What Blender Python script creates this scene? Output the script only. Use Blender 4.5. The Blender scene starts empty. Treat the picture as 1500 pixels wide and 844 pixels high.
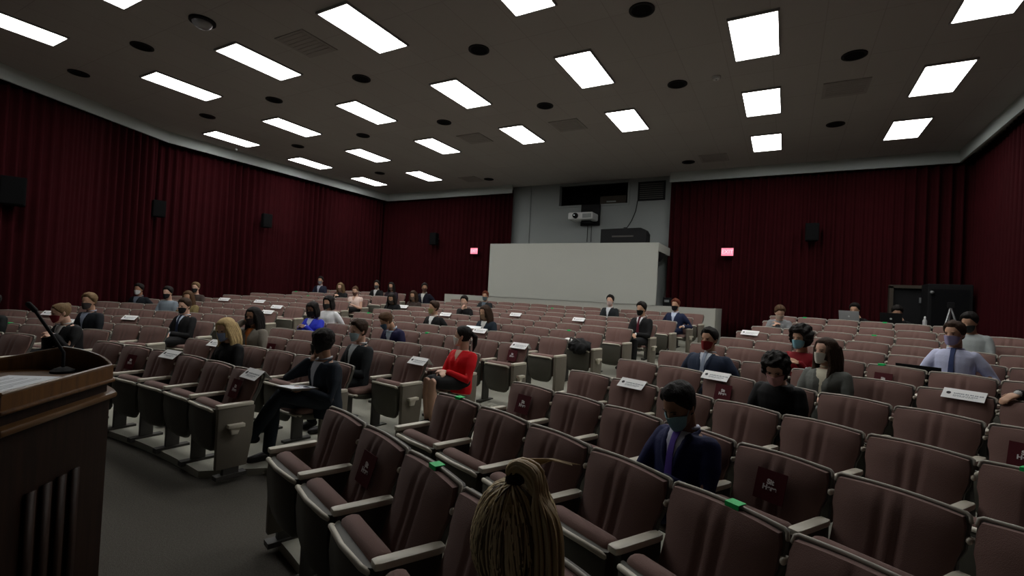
import bpy, bmesh, math, random
from math import sin, cos, pi, radians, degrees, sqrt, atan2, hypot, exp
from mathutils import Vector, Matrix, noise
random.seed(7)
C = bpy.context.scene.collection
CH = 1.66                      # camera height above the carpet
CX, CY = -5.35, -7.3           # centre of the seating arcs
# ------------------------------------------------------------------ materials
def principled(name, col, rough=.6, spec=.3, metal=0., bump=None, var=None, emit=None, sheen=0.):
    m = bpy.data.materials.new(name); m.use_nodes = True
    nt = m.node_tree; b = nt.nodes['Principled BSDF']
    b.inputs['Base Color'].default_value = (*col, 1); b.inputs['Roughness'].default_value = rough
    b.inputs['Specular IOR Level'].default_value = spec; b.inputs['Metallic'].default_value = metal
    if sheen: b.inputs['Sheen Weight'].default_value = sheen
    if emit:
        b.inputs['Emission Color'].default_value = (*emit[0], 1); b.inputs['Emission Strength'].default_value = emit[1]
    tc = nt.nodes.new('ShaderNodeTexCoord')
    if var:                    # (scale, amount): soft irregular wear of the surface colour
        n = nt.nodes.new('ShaderNodeTexNoise'); n.inputs['Scale'].default_value = var[0]; n.inputs['Detail'].default_value = 4
        r = nt.nodes.new('ShaderNodeMixRGB'); r.blend_type = 'MULTIPLY'; r.inputs[0].default_value = 1
        r.inputs[1].default_value = (*col, 1)
        c = nt.nodes.new('ShaderNodeMapRange'); c.inputs[3].default_value = 1 - var[1]; c.inputs[4].default_value = 1 + var[1]
        nt.links.new(tc.outputs['Object'], n.inputs['Vector']); nt.links.new(n.outputs['Fac'], c.inputs[0])
        nt.links.new(c.outputs[0], r.inputs[2]); nt.links.new(r.outputs[0], b.inputs['Base Color'])
    if bump:                   # (scale, strength)
        n2 = nt.nodes.new('ShaderNodeTexNoise'); n2.inputs['Scale'].default_value = bump[0]; n2.inputs['Detail'].default_value = 3
        bp = nt.nodes.new('ShaderNodeBump'); bp.inputs['Strength'].default_value = bump[1]; bp.inputs['Distance'].default_value = .01
        nt.links.new(tc.outputs['Object'], n2.inputs['Vector']); nt.links.new(n2.outputs['Fac'], bp.inputs['Height'])
        nt.links.new(bp.outputs[0], b.inputs['Normal'])
    return m
M = {}
def mk(name, *a, **k): M[name] = principled(name, *a, **k); return M[name]
mk('seat_fabric', (.182, .104, .090), .85, .25, bump=(260, .25), var=(5, .10), sheen=.15)
mk('seat_rim', (.60, .56, .47), .45, .5, var=(9, .06))
mk('seat_shell', (.066, .062, .049), .55, .4, var=(6, .12))
mk('end_panel', (.158, .140, .112), .6, .3, var=(6, .08))
mk('back_rim', (.38, .355, .305), .5, .4, var=(9, .06))
mk('back_shell_paint', (.10, .094, .084), .6, .3, var=(6, .08))
mk('leg_metal', (.05, .047, .043), .5, .4)
mk('concrete', (.35, .345, .29), .8, .3, bump=(40, .2), var=(1.2, .18))
mk('carpet', (.115, .106, .092), .95, .1, bump=(300, .8), var=(90, .45))
mk('curtain', (.030, .0023, .0040), .9, .1, bump=(60, .15), var=(3, .2))
mk('fascia', (.43, .47, .455), .7, .3, var=(1.5, .05))
mk('wall_paint', (.25, .27, .27), .8, .3, var=(1.5, .06))
mk('booth_paint', (.43, .44, .40), .7, .3, var=(1.2, .04), bump=(30, .05))
mk('ledge_paint', (.40, .40, .36), .7, .3)
mk('black', (.008, .008, .009), .7, .2)
mk('speaker_black', (.004, .004, .0045), .85, .1)
mk('dark_hole', (.006, .006, .007), .9, .1)
mk('brown_box', (.05, .04, .03), .7, .3)
mk('wood', (.11, .040, .012), .45, .25)
mk('wood_trim', (.10, .048, .016), .3, .5)
mk('wood_dark', (.035, .012, .006), .6, .15)
mk('paper', (.86, .89, .93), .7, .2)
mk('card', (.82, .82, .82), .7, .2)
mk('ink', (.05, .05, .055), .7, .2)
mk('ink_grey', (.28, .30, .33), .7, .2)
mk('green_tape', (.02, .62, .16), .5, .3)
mk('sticker', (.075, .007, .012), .6, .2)
mk('sticker_white', (.80, .76, .76), .6, .2)
mk('white_plastic', (.55, .56, .56), .45, .4)
mk('metal_grey', (.35, .36, .37), .35, .5, metal=.6)
mk('glass_grey', (.25, .25, .26), .15, .6)
mk('laptop_grey', (.30, .31, .31), .4, .5)
mk('diffuser', (.9, .9, .9), .5, .3, emit=((.99, .98, .945), 15.0))
mk('fixture_trim', (.30, .30, .30), .5, .4)
mk('exit_glow', (.9, .25, .35), .5, .3, emit=((1.0, .23, .33), 1.05))
mk('exit_letter', (.9, .5, .5), .5, .3, emit=((1.0, .55, .60), 1.1))
mk('lens_glow', (.9, .9, 1), .3, .3, emit=((.85, .9, 1.0), 3.5))
# wood grain for the lectern
def grain(m, c1, c2):
    nt = m.node_tree; b = nt.nodes['Principled BSDF']; tc = nt.nodes.new('ShaderNodeTexCoord')
    mp = nt.nodes.new('ShaderNodeMapping'); mp.inputs['Scale'].default_value = (14, 14, 1.2)
    n = nt.nodes.new('ShaderNodeTexNoise'); n.inputs['Scale'].default_value = 3; n.inputs['Detail'].default_value = 6
    r = nt.nodes.new('ShaderNodeValToRGB'); r.color_ramp.elements[0].color = (*c1, 1); r.color_ramp.elements[1].color = (*c2, 1)
    r.color_ramp.elements[0].position = .35; r.color_ramp.elements[1].position = .65
    nt.links.new(tc.outputs['Object'], mp.inputs[0]); nt.links.new(mp.outputs[0], n.inputs['Vector'])
    nt.links.new(n.outputs['Fac'], r.inputs[0]); nt.links.new(r.outputs[0], b.inputs['Base Color'])
grain(M['wood'], (.070, .027, .0055), (.125, .052, .010)); grain(M['wood_dark'], (.011, .0042, .0022), (.020, .008, .004))
# ceiling: painted acoustic tile with narrow seams
m = mk('ceiling_tile', (.45, .42, .40), .9, .1)
nt = m.node_tree; b = nt.nodes['Principled BSDF']; tc = nt.nodes.new('ShaderNodeTexCoord')
mp = nt.nodes.new('ShaderNodeMapping'); mp.inputs['Location'].default_value = (.30, .0, 0)
br = nt.nodes.new('ShaderNodeTexBrick'); br.offset = 0; br.inputs['Scale'].default_value = 1
br.inputs['Brick Width'].default_value = .61; br.inputs['Row Height'].default_value = 1.195; br.inputs['Mortar Size'].default_value = .006
br.inputs['Color1'].default_value = (.38, .358, .34, 1); br.inputs['Color2'].default_value = (.365, .343, .326, 1); br.inputs['Mortar'].default_value = (.315, .295, .28, 1)
nt.links.new(tc.outputs['Object'], mp.inputs[0]); nt.links.new(mp.outputs[0], br.inputs['Vector']); nt.links.new(br.outputs['Color'], b.inputs['Base Color'])
_cm = {}
def cmat(col, rough=.75, kind='cloth'):
    k = (tuple(round(c, 4) for c in col), kind)
    if k not in _cm:
        if kind == 'strand': _cm[k] = principled('hair_strand', col, .45, .4)
        elif kind == 'skin': _cm[k] = principled('skin', col, .55, .35, var=(20, .06))
        elif kind == 'hair': _cm[k] = principled('hair', col, .65, .18, bump=(120, .6), var=(40, .3))
        else: _cm[k] = principled('cloth', col, rough, .2, bump=(90, .15), var=(12, .08))
    return _cm[k]
# ------------------------------------------------------------------ mesh helpers
class MB:
    def __init__(s): s.v = []; s.f = []
    def add(s, vs, fs):
        o = len(s.v); s.v += [tuple(v) for v in vs]; s.f += [tuple(i + o for i in f) for f in fs]; return s
    def box(s, x0, x1, y0, y1, z0, z1, mt=None):
        vs = [Vector((x, y, z)) for z in (z0, z1) for y in (y0, y1) for x in (x0, x1)]
        if mt: vs = [mt @ v for v in vs]
        return s.add(vs, [(0, 2, 3, 1), (4, 5, 7, 6), (0, 1, 5, 4), (2, 6, 7, 3), (0, 4, 6, 2), (1, 3, 7, 5)])
    def prism(s, poly, z0, z1, mt=None):          # polygon in XY extruded in Z (counter-clockwise)
        n = len(poly); vs = [Vector((x, y, z)) for z in (z0, z1) for x, y in poly]
        if mt: vs = [mt @ v for v in vs]
        return s.add(vs, [tuple(range(n))[::-1], tuple(range(n, 2 * n))] + [(i, (i + 1) % n, n + (i + 1) % n, n + i) for i in range(n)])
    def grid(s, pts):                              # pts[i][j] open sheet
        n, m = len(pts), len(pts[0]); vs = [p for r in pts for p in r]
        return s.add(vs, [(i * m + j, i * m + j + 1, (i + 1) * m + j + 1, (i + 1) * m + j) for i in range(n - 1) for j in range(m - 1)])
    def rings(s, rs, cap=True):                    # closed loops joined into a tube
        n = len(rs[0]); vs = [p for r in rs for p in r]; fs = []
        for i in range(len(rs) - 1):
            for j in range(n):
                fs.append((i * n + j, i * n + (j + 1) % n, (i + 1) * n + (j + 1) % n, (i + 1) * n + j))
        if cap: fs.append(tuple(range(n))[::-1]); fs.append(tuple((len(rs) - 1) * n + j for j in range(n)))
        return s.add(vs, fs)
    def tube(s, pts, rad, seg=10, flat=1., up=None):   # round-ended tapered limb through pts
        pts = [Vector(p) for p in pts]; rs = []
        if not hasattr(rad, '__len__'): rad = [rad] * len(pts)
        n = len(pts); prev = None
        dirs = []
        for i in range(n):
            d = (pts[min(i + 1, n - 1)] - pts[max(i - 1, 0)])
            dirs.append(d.normalized() if d.length > 1e-9 else Vector((0, 0, 1)))
        a = Vector(up) if up else (Vector((1, 0, 0)) if abs(dirs[0].x) < .8 else Vector((0, 1, 0)))
        def ring(c, d, r):
            nonlocal a
            u = (a - d * a.dot(d)).normalized(); w = d.cross(u); a = u
            return [c + (u * cos(t) + w * sin(t) * flat) * r for t in (2 * pi * k / seg for k in range(seg))]
        for q in (1.2, .75, .3):
            t = q * pi / 2 / 1.3
            rs.append(ring(pts[0] - dirs[0] * rad[0] * sin(t), dirs[0], rad[0] * cos(t) + 1e-4))
        for p, d, r in zip(pts, dirs, rad): rs.append(ring(p, d, r))
        for q in (.3, .75, 1.2):
            t = q * pi / 2 / 1.3
            rs.append(ring(pts[-1] + dirs[-1] * rad[-1] * sin(t), dirs[-1], rad[-1] * cos(t) + 1e-4))
        return s.rings(rs)
    def ell(s, c, r, seg=14, rg=9, mt=None, nz=0, ns=20.):
        rs = []
        for i in range(rg + 1):
            t = -pi / 2 + pi * (i + .15) / (rg + .3); row = []
            for k in range(seg):
                p = Vector((cos(t) * cos(2 * pi * k / seg), cos(t) * sin(2 * pi * k / seg), sin(t)))
                q = 1 + (nz * noise.noise(Vector((p.x, p.y, p.z)) * ns * .1 + Vector(c) * 7) if nz else 0)
                v = Vector((p.x * r[0] * q, p.y * r[1] * q, p.z * r[2] * q))
                if mt: v = mt @ v
                row.append(v + Vector(c))
            rs.append(row)
        return s.rings(rs)
    def xf(s, mt): s.v = [tuple(mt @ Vector(v)) for v in s.v]; return s
    def mesh(s, name, mat, smooth=False, voxel=None, sm=3, bevel=None, angle=None):
        me = bpy.data.meshes.new(name); me.from_pydata(s.v, [], s.f); me.validate(); me.update()
        if mat: me.materials.append(mat)
        if voxel or bevel:
            bm = bmesh.new(); bm.from_mesh(me); bmesh.ops.recalc_face_normals(bm, faces=bm.faces); bm.to_mesh(me); bm.free()
            o = bpy.data.objects.new('tmp', me); C.objects.link(o)
            if voxel:
                r = o.modifiers.new('r', 'REMESH'); r.mode = 'VOXEL'; r.voxel_size = voxel; r.use_smooth_shade = True
                q = o.modifiers.new('s', 'SMOOTH'); q.factor = .5; q.iterations = sm
            else:
                q = o.modifiers.new('b', 'BEVEL'); q.width = bevel; q.segments = 2; q.limit_method = 'ANGLE'; q.angle_limit = radians(40)
            dg = bpy.context.evaluated_depsgraph_get()
            me2 = bpy.data.meshes.new_from_object(o.evaluated_get(dg), preserve_all_data_layers=False, depsgraph=dg)
            bpy.data.objects.remove(o); bpy.data.meshes.remove(me); me = me2; me.name = name
            if not me.materials and mat: me.materials.append(mat)
        else:
            bm = bmesh.new(); bm.from_mesh(me); bmesh.ops.recalc_face_normals(bm, faces=bm.faces); bm.to_mesh(me); bm.free()
        if smooth or voxel:
            me.polygons.foreach_set('use_smooth', [True] * len(me.polygons))
        if angle:
            me.polygons.foreach_set('use_smooth', [True] * len(me.polygons))
            try: me.set_sharp_from_angle(angle=radians(angle))
            except Exception: pass
        return me
    def obj(s, name, mat, parent=None, **k):
        return link(name, s.mesh(name, mat, **k), parent)
def link(name, data, parent=None, loc=None, rz=0.):
    o = bpy.data.objects.new(name, data); C.objects.link(o)
    if parent: o.parent = parent
    if loc: o.location = loc
    if rz: o.rotation_euler = (0, 0, rz)
    return o
def tag(o, label=None, cat=None, group=None, kind=None):
    if label: o['label'] = label
    if cat: o['category'] = cat
    if group: o['group'] = group
    if kind: o['kind'] = kind
    return o
def thing(name, label, cat, loc=(0, 0, 0), rz=0., group=None):
    return tag(link(name, None, None, loc, rz), label, cat, group)
ORD = ['', 'first', 'second', 'third', 'fourth', 'fifth', 'sixth', 'seventh', 'eighth', 'ninth', 'tenth', 'eleventh', 'twelfth', 'thirteenth', 'fourteenth', 'fifteenth', 'sixteenth', 'seventeenth', 'eighteenth', 'nineteenth', 'twentieth']
# ------------------------------------------------------------------ camera (pose solved from the ceiling grid)
Rm = [[0.86909658, 0.49184949, 0.05249012], [0.03849041, 0.03854898, -0.99851513], [-0.4931426, 0.86982645, 0.0145713]]
cam = bpy.data.cameras.new('camera'); cam.sensor_width = 36; cam.lens = 707.7 * 36 / 1500; cam.clip_start = .05; cam.clip_end = 100
co = bpy.data.objects.new('camera', cam); C.objects.link(co)
co.matrix_world = Matrix([[Rm[0][0], -Rm[1][0], -Rm[2][0], 0], [Rm[0][1], -Rm[1][1], -Rm[2][1], 0], [Rm[0][2], -Rm[1][2], -Rm[2][2], CH], [0, 0, 0, 1]])
bpy.context.scene.camera = co
def inframe(p, mx=60):
    q = [sum(Rm[i][j] * (p[j] - (CH if j == 2 else 0)) for j in range(3)) for i in range(3)]
    if q[2] < .15: return False
    x = 750 + 707.7 * q[0] / q[2]; y = 422 + 707.7 * q[1] / q[2]
    return -mx < x < 1500 + mx and -mx < y < 844 + mx
# ------------------------------------------------------------------ seating layout
ZC = [-.8, -.8, -.8, -.76, -.69, -.63, -.565, -.50, -.43, -.37, -.295, -.22]
ZW = [-.8, -.8, -.8, -.76, -.69, -.62, -.55, -.485, -.41, -.34, -.25, -.155]
CE = [8.3, 8.5, 9.0, 9.5, 9.9, 10.2, 10.6, 10.9, 11.1, 11.2, 11.2, 11.0]
WL = [14.9, 14.9, 15.05, 15.2, 15.6, 16.0, 16.0, 16.1, 15.9, 15.7, 15.4, 15.0]
WE = [16.1, 16.1, 15.8, 15.7, 15.8, 16.0, 16.0, 16.2, 15.9, 15.7, 15.4, 15.0]
def Rk(k, sec='W'): return 9.92 + .88 * (k - 1) + (.10 if sec == 'C' and k <= 3 else 0)
def F(k, sec): return (ZC if sec == 'C' else ZW)[k - 1] + .86
def lerp(t, k):
    k = max(1., min(12.6, k)); i = min(int(k), 11); return t[i - 1] + (t[i] - t[i - 1]) * (k - i)
def floor_z(x, y):
    R = hypot(x - CX, y - CY); a = abs(degrees(atan2(x - CX, y - CY))); k = (R + .25 - 9.92) / .88 + 1
    w = max(0, min(1, (a - 11) / 4)); w = w * w * (3 - 2 * w)
    return lerp(ZC, k) * (1 - w) + lerp(ZW, k) * w + .86
def polar(R, deg, z=0): a = radians(deg); return (CX + R * sin(a), CY + R * cos(a), z)
# ------------------------------------------------------------------ room shell
CEIL = 3.69 + CH
def struct(name, mb, mat, **k): o = mb.obj(name, mat, **k); o['kind'] = 'structure'; return o
struct('floor', MB().box(-16, 5.5, -4.2, 16, -.1, 0), M['carpet'])
# raked concrete slab under the seats
mb = MB(); pts = []
for R in [9.64] + [9.9 + .44 * i for i in range(26)]:
    row = []
    for i in range(0, 61):
        a = -52 + 104 * i / 60
        RR = R + (.42 if R < 10 and 8.6 < abs(a) < 14.8 else 0)
        x, y, _ = polar(RR, a); x = max(-14.15, min(3.55, x)); y = min(14.35, y); row.append((x, y, floor_z(x, y)))
    pts.append(row)
mb.grid(pts)
n = len(pts[0]); edge = pts[0]
mb.add([(x, y, z) for x, y, z in edge] + [(x, y, 0) for x, y, z in edge], [(i, i + 1, n + i + 1, n + i) for i in range(n - 1)])
struct('floor_raked', mb, M['concrete'], angle=30)
struct('ceiling', MB().box(-16, 5.5, -4.2, 16, CEIL, CEIL + .1), M['ceiling_tile'])
# outer walls (seen only where no curtain hangs)
struct('wall_left', MB().box(-14.5, -14.35, 5.9, 14.5, 0, CEIL), M['wall_paint'])
def slantwall(name, a, b):
    (x0, y0), (x1, y1) = a, b; L = hypot(x1 - x0, y1 - y0); nx, ny = (y1 - y0) / L * .15, -(x1 - x0) / L * .15
    return struct(name, MB().prism([(x0, y0), (x0 + nx, y0 + ny), (x1 + nx, y1 + ny), (x1, y1)], 0, CEIL), M['wall_paint'])
slantwall('wall_left_front', (-14.35, 6.0), (-10.2, -4.1))
struct('wall_right', MB().box(3.65, 3.8, 5.9, 14.5, 0, CEIL), M['wall_paint'])
slantwall('wall_right_front', (1.55, -4.1), (3.65, 6.0))
struct('wall_front', MB().box(-15, 5, -4.2, -4.05, 0, CEIL), M['wall_paint'])
# back wall of painted blocks with the projection opening
z0, z1 = 2.96 + CH, 3.62 + CH
mb = MB().box(-14.5, -6.50, 14.3, 14.45, 0, CEIL).box(-4.26, 3.8, 14.3, 14.45, 0, CEIL).box(-6.50, -4.26, 14.3, 14.45, 0, z0).box(-6.50, -4.26, 14.3, 14.45, z1, CEIL)
mb.box(-7.62, -7.55, 14.27, 14.3, 1.6, CEIL)
struct('wall_back', mb, M['wall_paint'])
struct('trim_1', MB().box(-6.56, -4.20, 14.27, 14.3, z0 - .05, z0).box(-6.56, -4.20, 14.27, 14.3, z1, z1 + .04).box(-6.56, -6.50, 14.27, 14.3, z0, z1).box(-4.26, -4.20, 14.27, 14.3, z0, z1), M['wall_paint'])
nb = MB().box(-6.6, -4.1, 15.2, 15.25, z0 - .1, z1 + .1).box(-6.6, -4.1, 14.45, 15.25, z1, z1 + .05).box(-6.6, -4.1, 14.45, 15.25, z0 - .05, z0).box(-6.55, -6.5, 14.45, 15.25, z0, z1).box(-4.26, -4.2, 14.45, 15.25, z0, z1)
struct('wall_niche', nb, M['dark_hole'])
t = thing('equipment_case', 'dim brown case standing inside the dark opening high on the back wall', 'case', (-4.80, 14.75, z0 + .002))
MB().box(-.42, .42, -.2, .2, 0, .30).obj('body', M['brown_box'], t, bevel=.01)
MB().box(-.20, .10, -.215, -.2, .10, .14).obj('handle', M['wall_paint'], t)
# fascia strips over the curtains, following the walls
def fascia(name, path, z0=3.42 + CH, z1=CEIL):
    mb = MB(); n = len(path)
    for i in range(n - 1):
        (x0, y0), (x1, y1) = path[i], path[i + 1]; L = hypot(x1 - x0, y1 - y0); nx, ny = -(y1 - y0) / L, (x1 - x0) / L
        mb.add([(x0, y0, z0), (x1, y1, z0), (x1, y1, z1), (x0, y0, z1), (x0 + nx * .05, y0 + ny * .05, z0), (x1 + nx * .05, y1 + ny * .05, z0), (x1 + nx * .05, y1 + ny * .05, z1), (x0 + nx * .05, y0 + ny * .05, z1)],
               [(0, 1, 2, 3), (7, 6, 5, 4), (0, 4, 5, 1), (3, 2, 6, 7), (0, 3, 7, 4), (1, 5, 6, 2)])
    return struct(name, mb, M['fascia'])
fascia('trim_2', [(-8.11, 14.0), (-13.75, 14.0), (-13.85, 6.25), (-9.7, -4.0)])
fascia('trim_3', [(1.15, -4.0), (3.25, 6.2), (3.25, 14.0), (-2.97, 14.0)])
# ------------------------------------------------------------------ curtains
def curtain(name, path, label, zb, zt=3.56 + CH, seed=1):
    rnd = random.Random(seed); pts = []; d = []; s = 0
    for i in range(len(path) - 1):
        (x0, y0), (x1, y1) = path[i], path[i + 1]; L = hypot(x1 - x0, y1 - y0); n = max(2, int(L / .022)); nx, ny = -(y1 - y0) / L, (x1 - x0) / L
        for j in range(n + (i == len(path) - 2)):
            t = j / n; pts.append((x0 + (x1 - x0) * t, y0 + (y1 - y0) * t, nx, ny, s + L * t))
        s += L
    zs = [zb if not callable(zb) else None, 0, 1]
    rows = []
    for q in (0., .12, .35, .65, .9, 1.):
        row = []
        for x, y, nx, ny, u in pts:
            ph = 2 * pi * u / .19 + 2.6 * noise.noise(Vector((u * 1.1, seed * 3.1, q * .35)))
            amp = (.050 + .07 * noise.noise(Vector((u * .8, seed, 5.)))) * (.75 + .35 * (1 - q))
            w = amp * sin(ph) + .018 * sin(2 * ph + 1) + .05 * noise.noise(Vector((u * .5, 9, q * .6 + seed)))
            b = zb(x, y) if callable(zb) else zb
            row.append((x - nx * w, y - ny * w, b + (zt - b) * q))
        rows.append(row)
    o = MB().grid(rows).obj(name, M['curtain'], smooth=True)
    md = o.modifiers.new('cloth_thickness', 'SOLIDIFY'); md.thickness = .006
    return tag(o, label, 'curtain', 'pleated curtains around the hall')
fz = lambda x, y: floor_z(x, y) + .012
fz0 = lambda x, y: (floor_z(x, y) if hypot(x - CX, y - CY) > 9.7 else 0.) + .012
curtain('stage_curtain', [(-13.86, 6.05), (-10.2, -3.55)], 'dark red pleated curtain on the slanting wall behind the lectern', fz0, seed=3)
curtain('stage_curtain', [(-13.98, 13.96), (-14.12, 5.75)], 'dark red pleated curtain hanging along the long side wall with two speakers', fz, seed=2)
curtain('stage_curtain', [(-8.15, 14.14), (-14.25, 14.14)], 'dark red pleated curtain between the corner and the white booth', fz, seed=1)
curtain('stage_curtain', [(3.62, 14.14), (-2.97, 14.14)], 'dark red pleated curtain with exit sign and doorway, beside the booth', fz, seed=4)
curtain('stage_curtain', [(3.44, 5.7), (3.46, 13.96)], 'dark red pleated curtain beside the man in the pale hoodie', fz, seed=5)
curtain('stage_curtain', [(1.38, -3.6), (3.20, 6.1)], 'dark red pleated curtain on the slanting wall beside the doorway-side block', fz0, seed=6)
# ------------------------------------------------------------------ ledge and booth in front of the back wall
LT = -.075 + CH
struct('wall_ledge', MB().box(-9.75, -1.48, 12.74, 12.86, 0, LT).box(-1.6, -1.48, 12.86, 14.2, 0, LT).box(-9.75, -9.63, 12.86, 14.0, 0, LT).box(-9.63, -1.6, 12.86, 14.25, LT - .3, LT - .2), M['ledge_paint'])
t = thing('projection_booth', 'wide pale grey panelled booth on the ledge at the back wall', 'booth', (-5.5, 12.725, LT + .002))
MB().box(-2.57, 2.58, 0, .05, 0, 1.635).obj('front_panel', M['booth_paint'], t)
MB().box(-2.57, 2.58, .05, 1.5, 1.575, 1.635).obj('top_board', M['booth_paint'], t)
MB().box(-2.57, -2.52, .05, 1.5, 0, 1.575).obj('side_panel', M['booth_paint'], t)
MB().box(2.53, 2.58, .05, 1.5, 1.42, 1.575).obj('side_beam', M['booth_paint'], t)
MB().prism([(.3, 1.16), (.95, 1.42), (.3, 1.42)], 2.535, 2.575, Matrix(((0, 0, 1, 0), (1, 0, 0, 0), (0, 1, 0, 0), (0, 0, 0, 1)))).obj('bracket', M['black'], t)
t = thing('screen_case', 'long black case with a rounded end lying on top of the booth', 'case', (-3.98, 13.25, LT + 1.637))
MB().prism([(-.64, 0), (.62, 0), (.66, .10), (.66, .30), (.60, .40), (.48, .45), (-.64, .43)], -.2, .2, Matrix(((1, 0, 0, 0), (0, 0, -1, 0), (0, 1, 0, 0), (0, 0, 0, 1)))).obj('case_body', M['black'], t, bevel=.015)
MB().box(-.3, .3, -.215, -.2, .2, .24).obj('handle', M['leg_metal'], t)
# projector on its wall bracket
t = thing('projector', 'pale projector with glowing lens on a black bracket under the wall opening', 'projector', (-5.45, 14.27, 2.29 + CH))
MB().box(-.26, .36, -.05, 0, 0, .66).box(-.1, .2, -.40, -.05, .06, .10).obj('wall_mount', M['black'], t)
p = MB().box(-.46, .34, -.62, -.1, .11, .33).obj('projector_body', M['white_plastic'], t, bevel=.04)
lens_m = Matrix.Rotation(radians(90), 4, 'X')
MB().tube([(-.20, -.60, .22), (-.20, -.66, .22)], .085, 18).obj('lens_ring', M['black'], p)
MB().tube([(-.20, -.66, .22), (-.20, -.70, .22)], .045, 16).obj('lens', M['lens_glow'], p)
MB().box(.02, .3, -.63, -.62, .15, .28).obj('grille', M['wall_paint'], p)
MB().tube([(-.02, -.03, .0), (-.02, -.03, -.5)], .012, 6).tube([(.10, -.03, .0), (.11, -.03, -.5)], .010, 6).obj('cable', M['black'], t)
t = thing('wall_vent', 'dark square louvred vent high on the grey wall beside the opening', 'vent', (-3.55, 14.29, 3.0 + CH))
MB().box(-.40, .40, -.03, 0, 0, .56).obj('frame', M['black'], t)
mb = MB()
for i in range(8): mb.box(-.34, .34, -.045, -.03, .05 + i * .06, .075 + i * .06)
mb.obj('slat', M['leg_metal'], t)
tag(MB().tube([(-3.95, 14.27, 3.0 + CH), (-3.99, 14.27, 2.7 + CH), (-4.1, 14.25, 2.4 + CH), (-4.15, 14.0, 2.16 + CH), (-4.12, 13.6, 2.1 + CH)], .012, 6).obj('cable', M['black']), 'thin black cable hanging from the vent down to the case', 'cable')
t = thing('notice', 'small pale paper notice on the grey wall beside the booth', 'notice', (-2.80, 14.29, .50 + CH))
MB().box(-.11, .11, -.008, 0, 0, .28).obj('sheet', M['card'], t)
MB().box(-.08, .08, -.010, -.008, .05, .08).box(-.08, .08, -.010, -.008, .12, .14).box(-.08, .05, -.010, -.008, .18, .21).obj('print', M['ink_grey'], t)
t = thing('equipment_box', 'small black box on the ledge at the open end of the booth', 'box', (-2.74, 13.3, LT - .198))
MB().box(-.1, .1, -.12, .12, 0, .42).obj('body', M['black'], t, bevel=.01); MB().box(-.06, .06, -.13, -.12, .3, .36).obj('label_plate', M['wall_paint'], t)
# exit signs
def exit_sign(x, z, label):
    t = thing('exit_sign', label, 'exit sign', (x, 13.93, z), 0, None)
    MB().box(-.16, .16, -.03, .03, -.115, .115).obj('housing', M['black'], t, bevel=.006)
    MB().box(-.145, .145, -.036, -.03, -.10, .10).obj('face', M['exit_glow'], t)
    cu = bpy.data.curves.new('exit', 'FONT'); cu.body = 'EXIT'; cu.size = .14; cu.align_x = 'CENTER'; cu.align_y = 'CENTER'; cu.extrude = .001
    cu.materials.append(M['exit_letter'])
    q = bpy.data.objects.new('tmp', cu); C.objects.link(q); me = bpy.data.meshes.new_from_object(q.evaluated_get(bpy.context.evaluated_depsgraph_get())); bpy.data.objects.remove(q)
    o = link('lettering', me, t); o.location = (0, -.038, 0); o.rotation_euler = (pi / 2, 0, 0)
    MB().tube([(0, .03, 0), (0, .17, 0)], .015, 8).obj('bracket', M['black'], t)
exit_sign(-9.47, 1.46 + CH, 'glowing pinkish red exit sign on the curtain beside the booth end with the ledge step')
exit_sign(-1.39, 1.44 + CH, 'glowing pinkish red exit sign on the curtain beyond the open end of the booth')
def speaker(loc, rz, s, label):
    t = thing('wall_speaker', label, 'speaker', loc, rz)
    MB().prism([(-.15 * s, 0), (.15 * s, 0), (.11 * s, .22 * s), (-.11 * s, .22 * s)], -.22 * s, .22 * s).obj('cabinet', M['speaker_black'], t, bevel=.015)
    MB().box(-.13 * s, .13 * s, -.012, 0, -.20 * s, .20 * s).obj('grille', M['speaker_black'], t)
    MB().tube([(0, .2 * s, 0), (0, .2 * s + .16, .03)], .02, 8).obj('bracket', M['metal_grey'], t)
speaker((.50, 13.82, 1.93 + CH), 0, 1., 'black wall speaker on the red curtain beyond the exit sign')
speaker((-11.25, 13.8, 1.9 + CH), 0, 1., 'black wall speaker on the curtain between corner and exit sign')
speaker((-13.70, 6.1, 1.70 + CH), radians(80), .95, 'black wall speaker on the side curtain at the bend of the wall')
speaker((-13.70, 9.0, 1.86 + CH), radians(85), .95, 'black wall speaker on the side curtain midway to the corner')
speaker((-12.45, 3.15, 1.44 + CH), radians(65), 1.2, 'large black wall speaker on the slanting curtain behind the lectern')
# doorway, black cabinet, tripod at the back
def struct_door():
    mb = MB().box(2.06, 2.13, 13.85, 14.05, .7, .66 + CH).box(2.66, 2.73, 13.85, 14.05, .7, .66 + CH).box(2.06, 2.73, 13.85, 14.05, .62 + CH, .69 + CH)
    d = struct('door_1', mb, M['brown_box'])
    MB().box(2.13, 2.66, 13.93, 13.97, .7, .62 + CH).obj('door_leaf', M['black'], d)
    MB().box(2.60, 2.63, 13.88, 13.93, .30 + CH, .42 + CH).obj('door_handle', M['metal_grey'], d)
struct_door()
t = thing('black_cabinet', 'tall black equipment cabinet standing between the doorway and the side curtain', 'cabinet', (2.96, 13.45, .70))
MB().box(-.36, .36, -.28, .28, 0, 1.66).obj('body', M['black'], t, bevel=.015)
MB().box(-.30, .30, -.295, -.28, .1, 1.55).obj('door', M['dark_hole'], t)
MB().tube([(-.30, -.30, 1.48), (-.30, -.33, 1.48)], .035, 10).obj('lamp', M['metal_grey'], t)
t = thing('tripod', 'grey camera tripod standing in front of the black cabinet', 'tripod', (2.85, 12.62, .70))
for a in (0, 125, 235):
    MB().tube([(0, 0, 1.18), (.34 * sin(radians(a)), .34 * cos(radians(a)), .02)], [.018, .012], 8).obj('leg', M['metal_grey'], t)
MB().box(-.05, .05, -.05, .05, 1.16, 1.27).obj('head', M['black'], t, bevel=.01)
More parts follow.
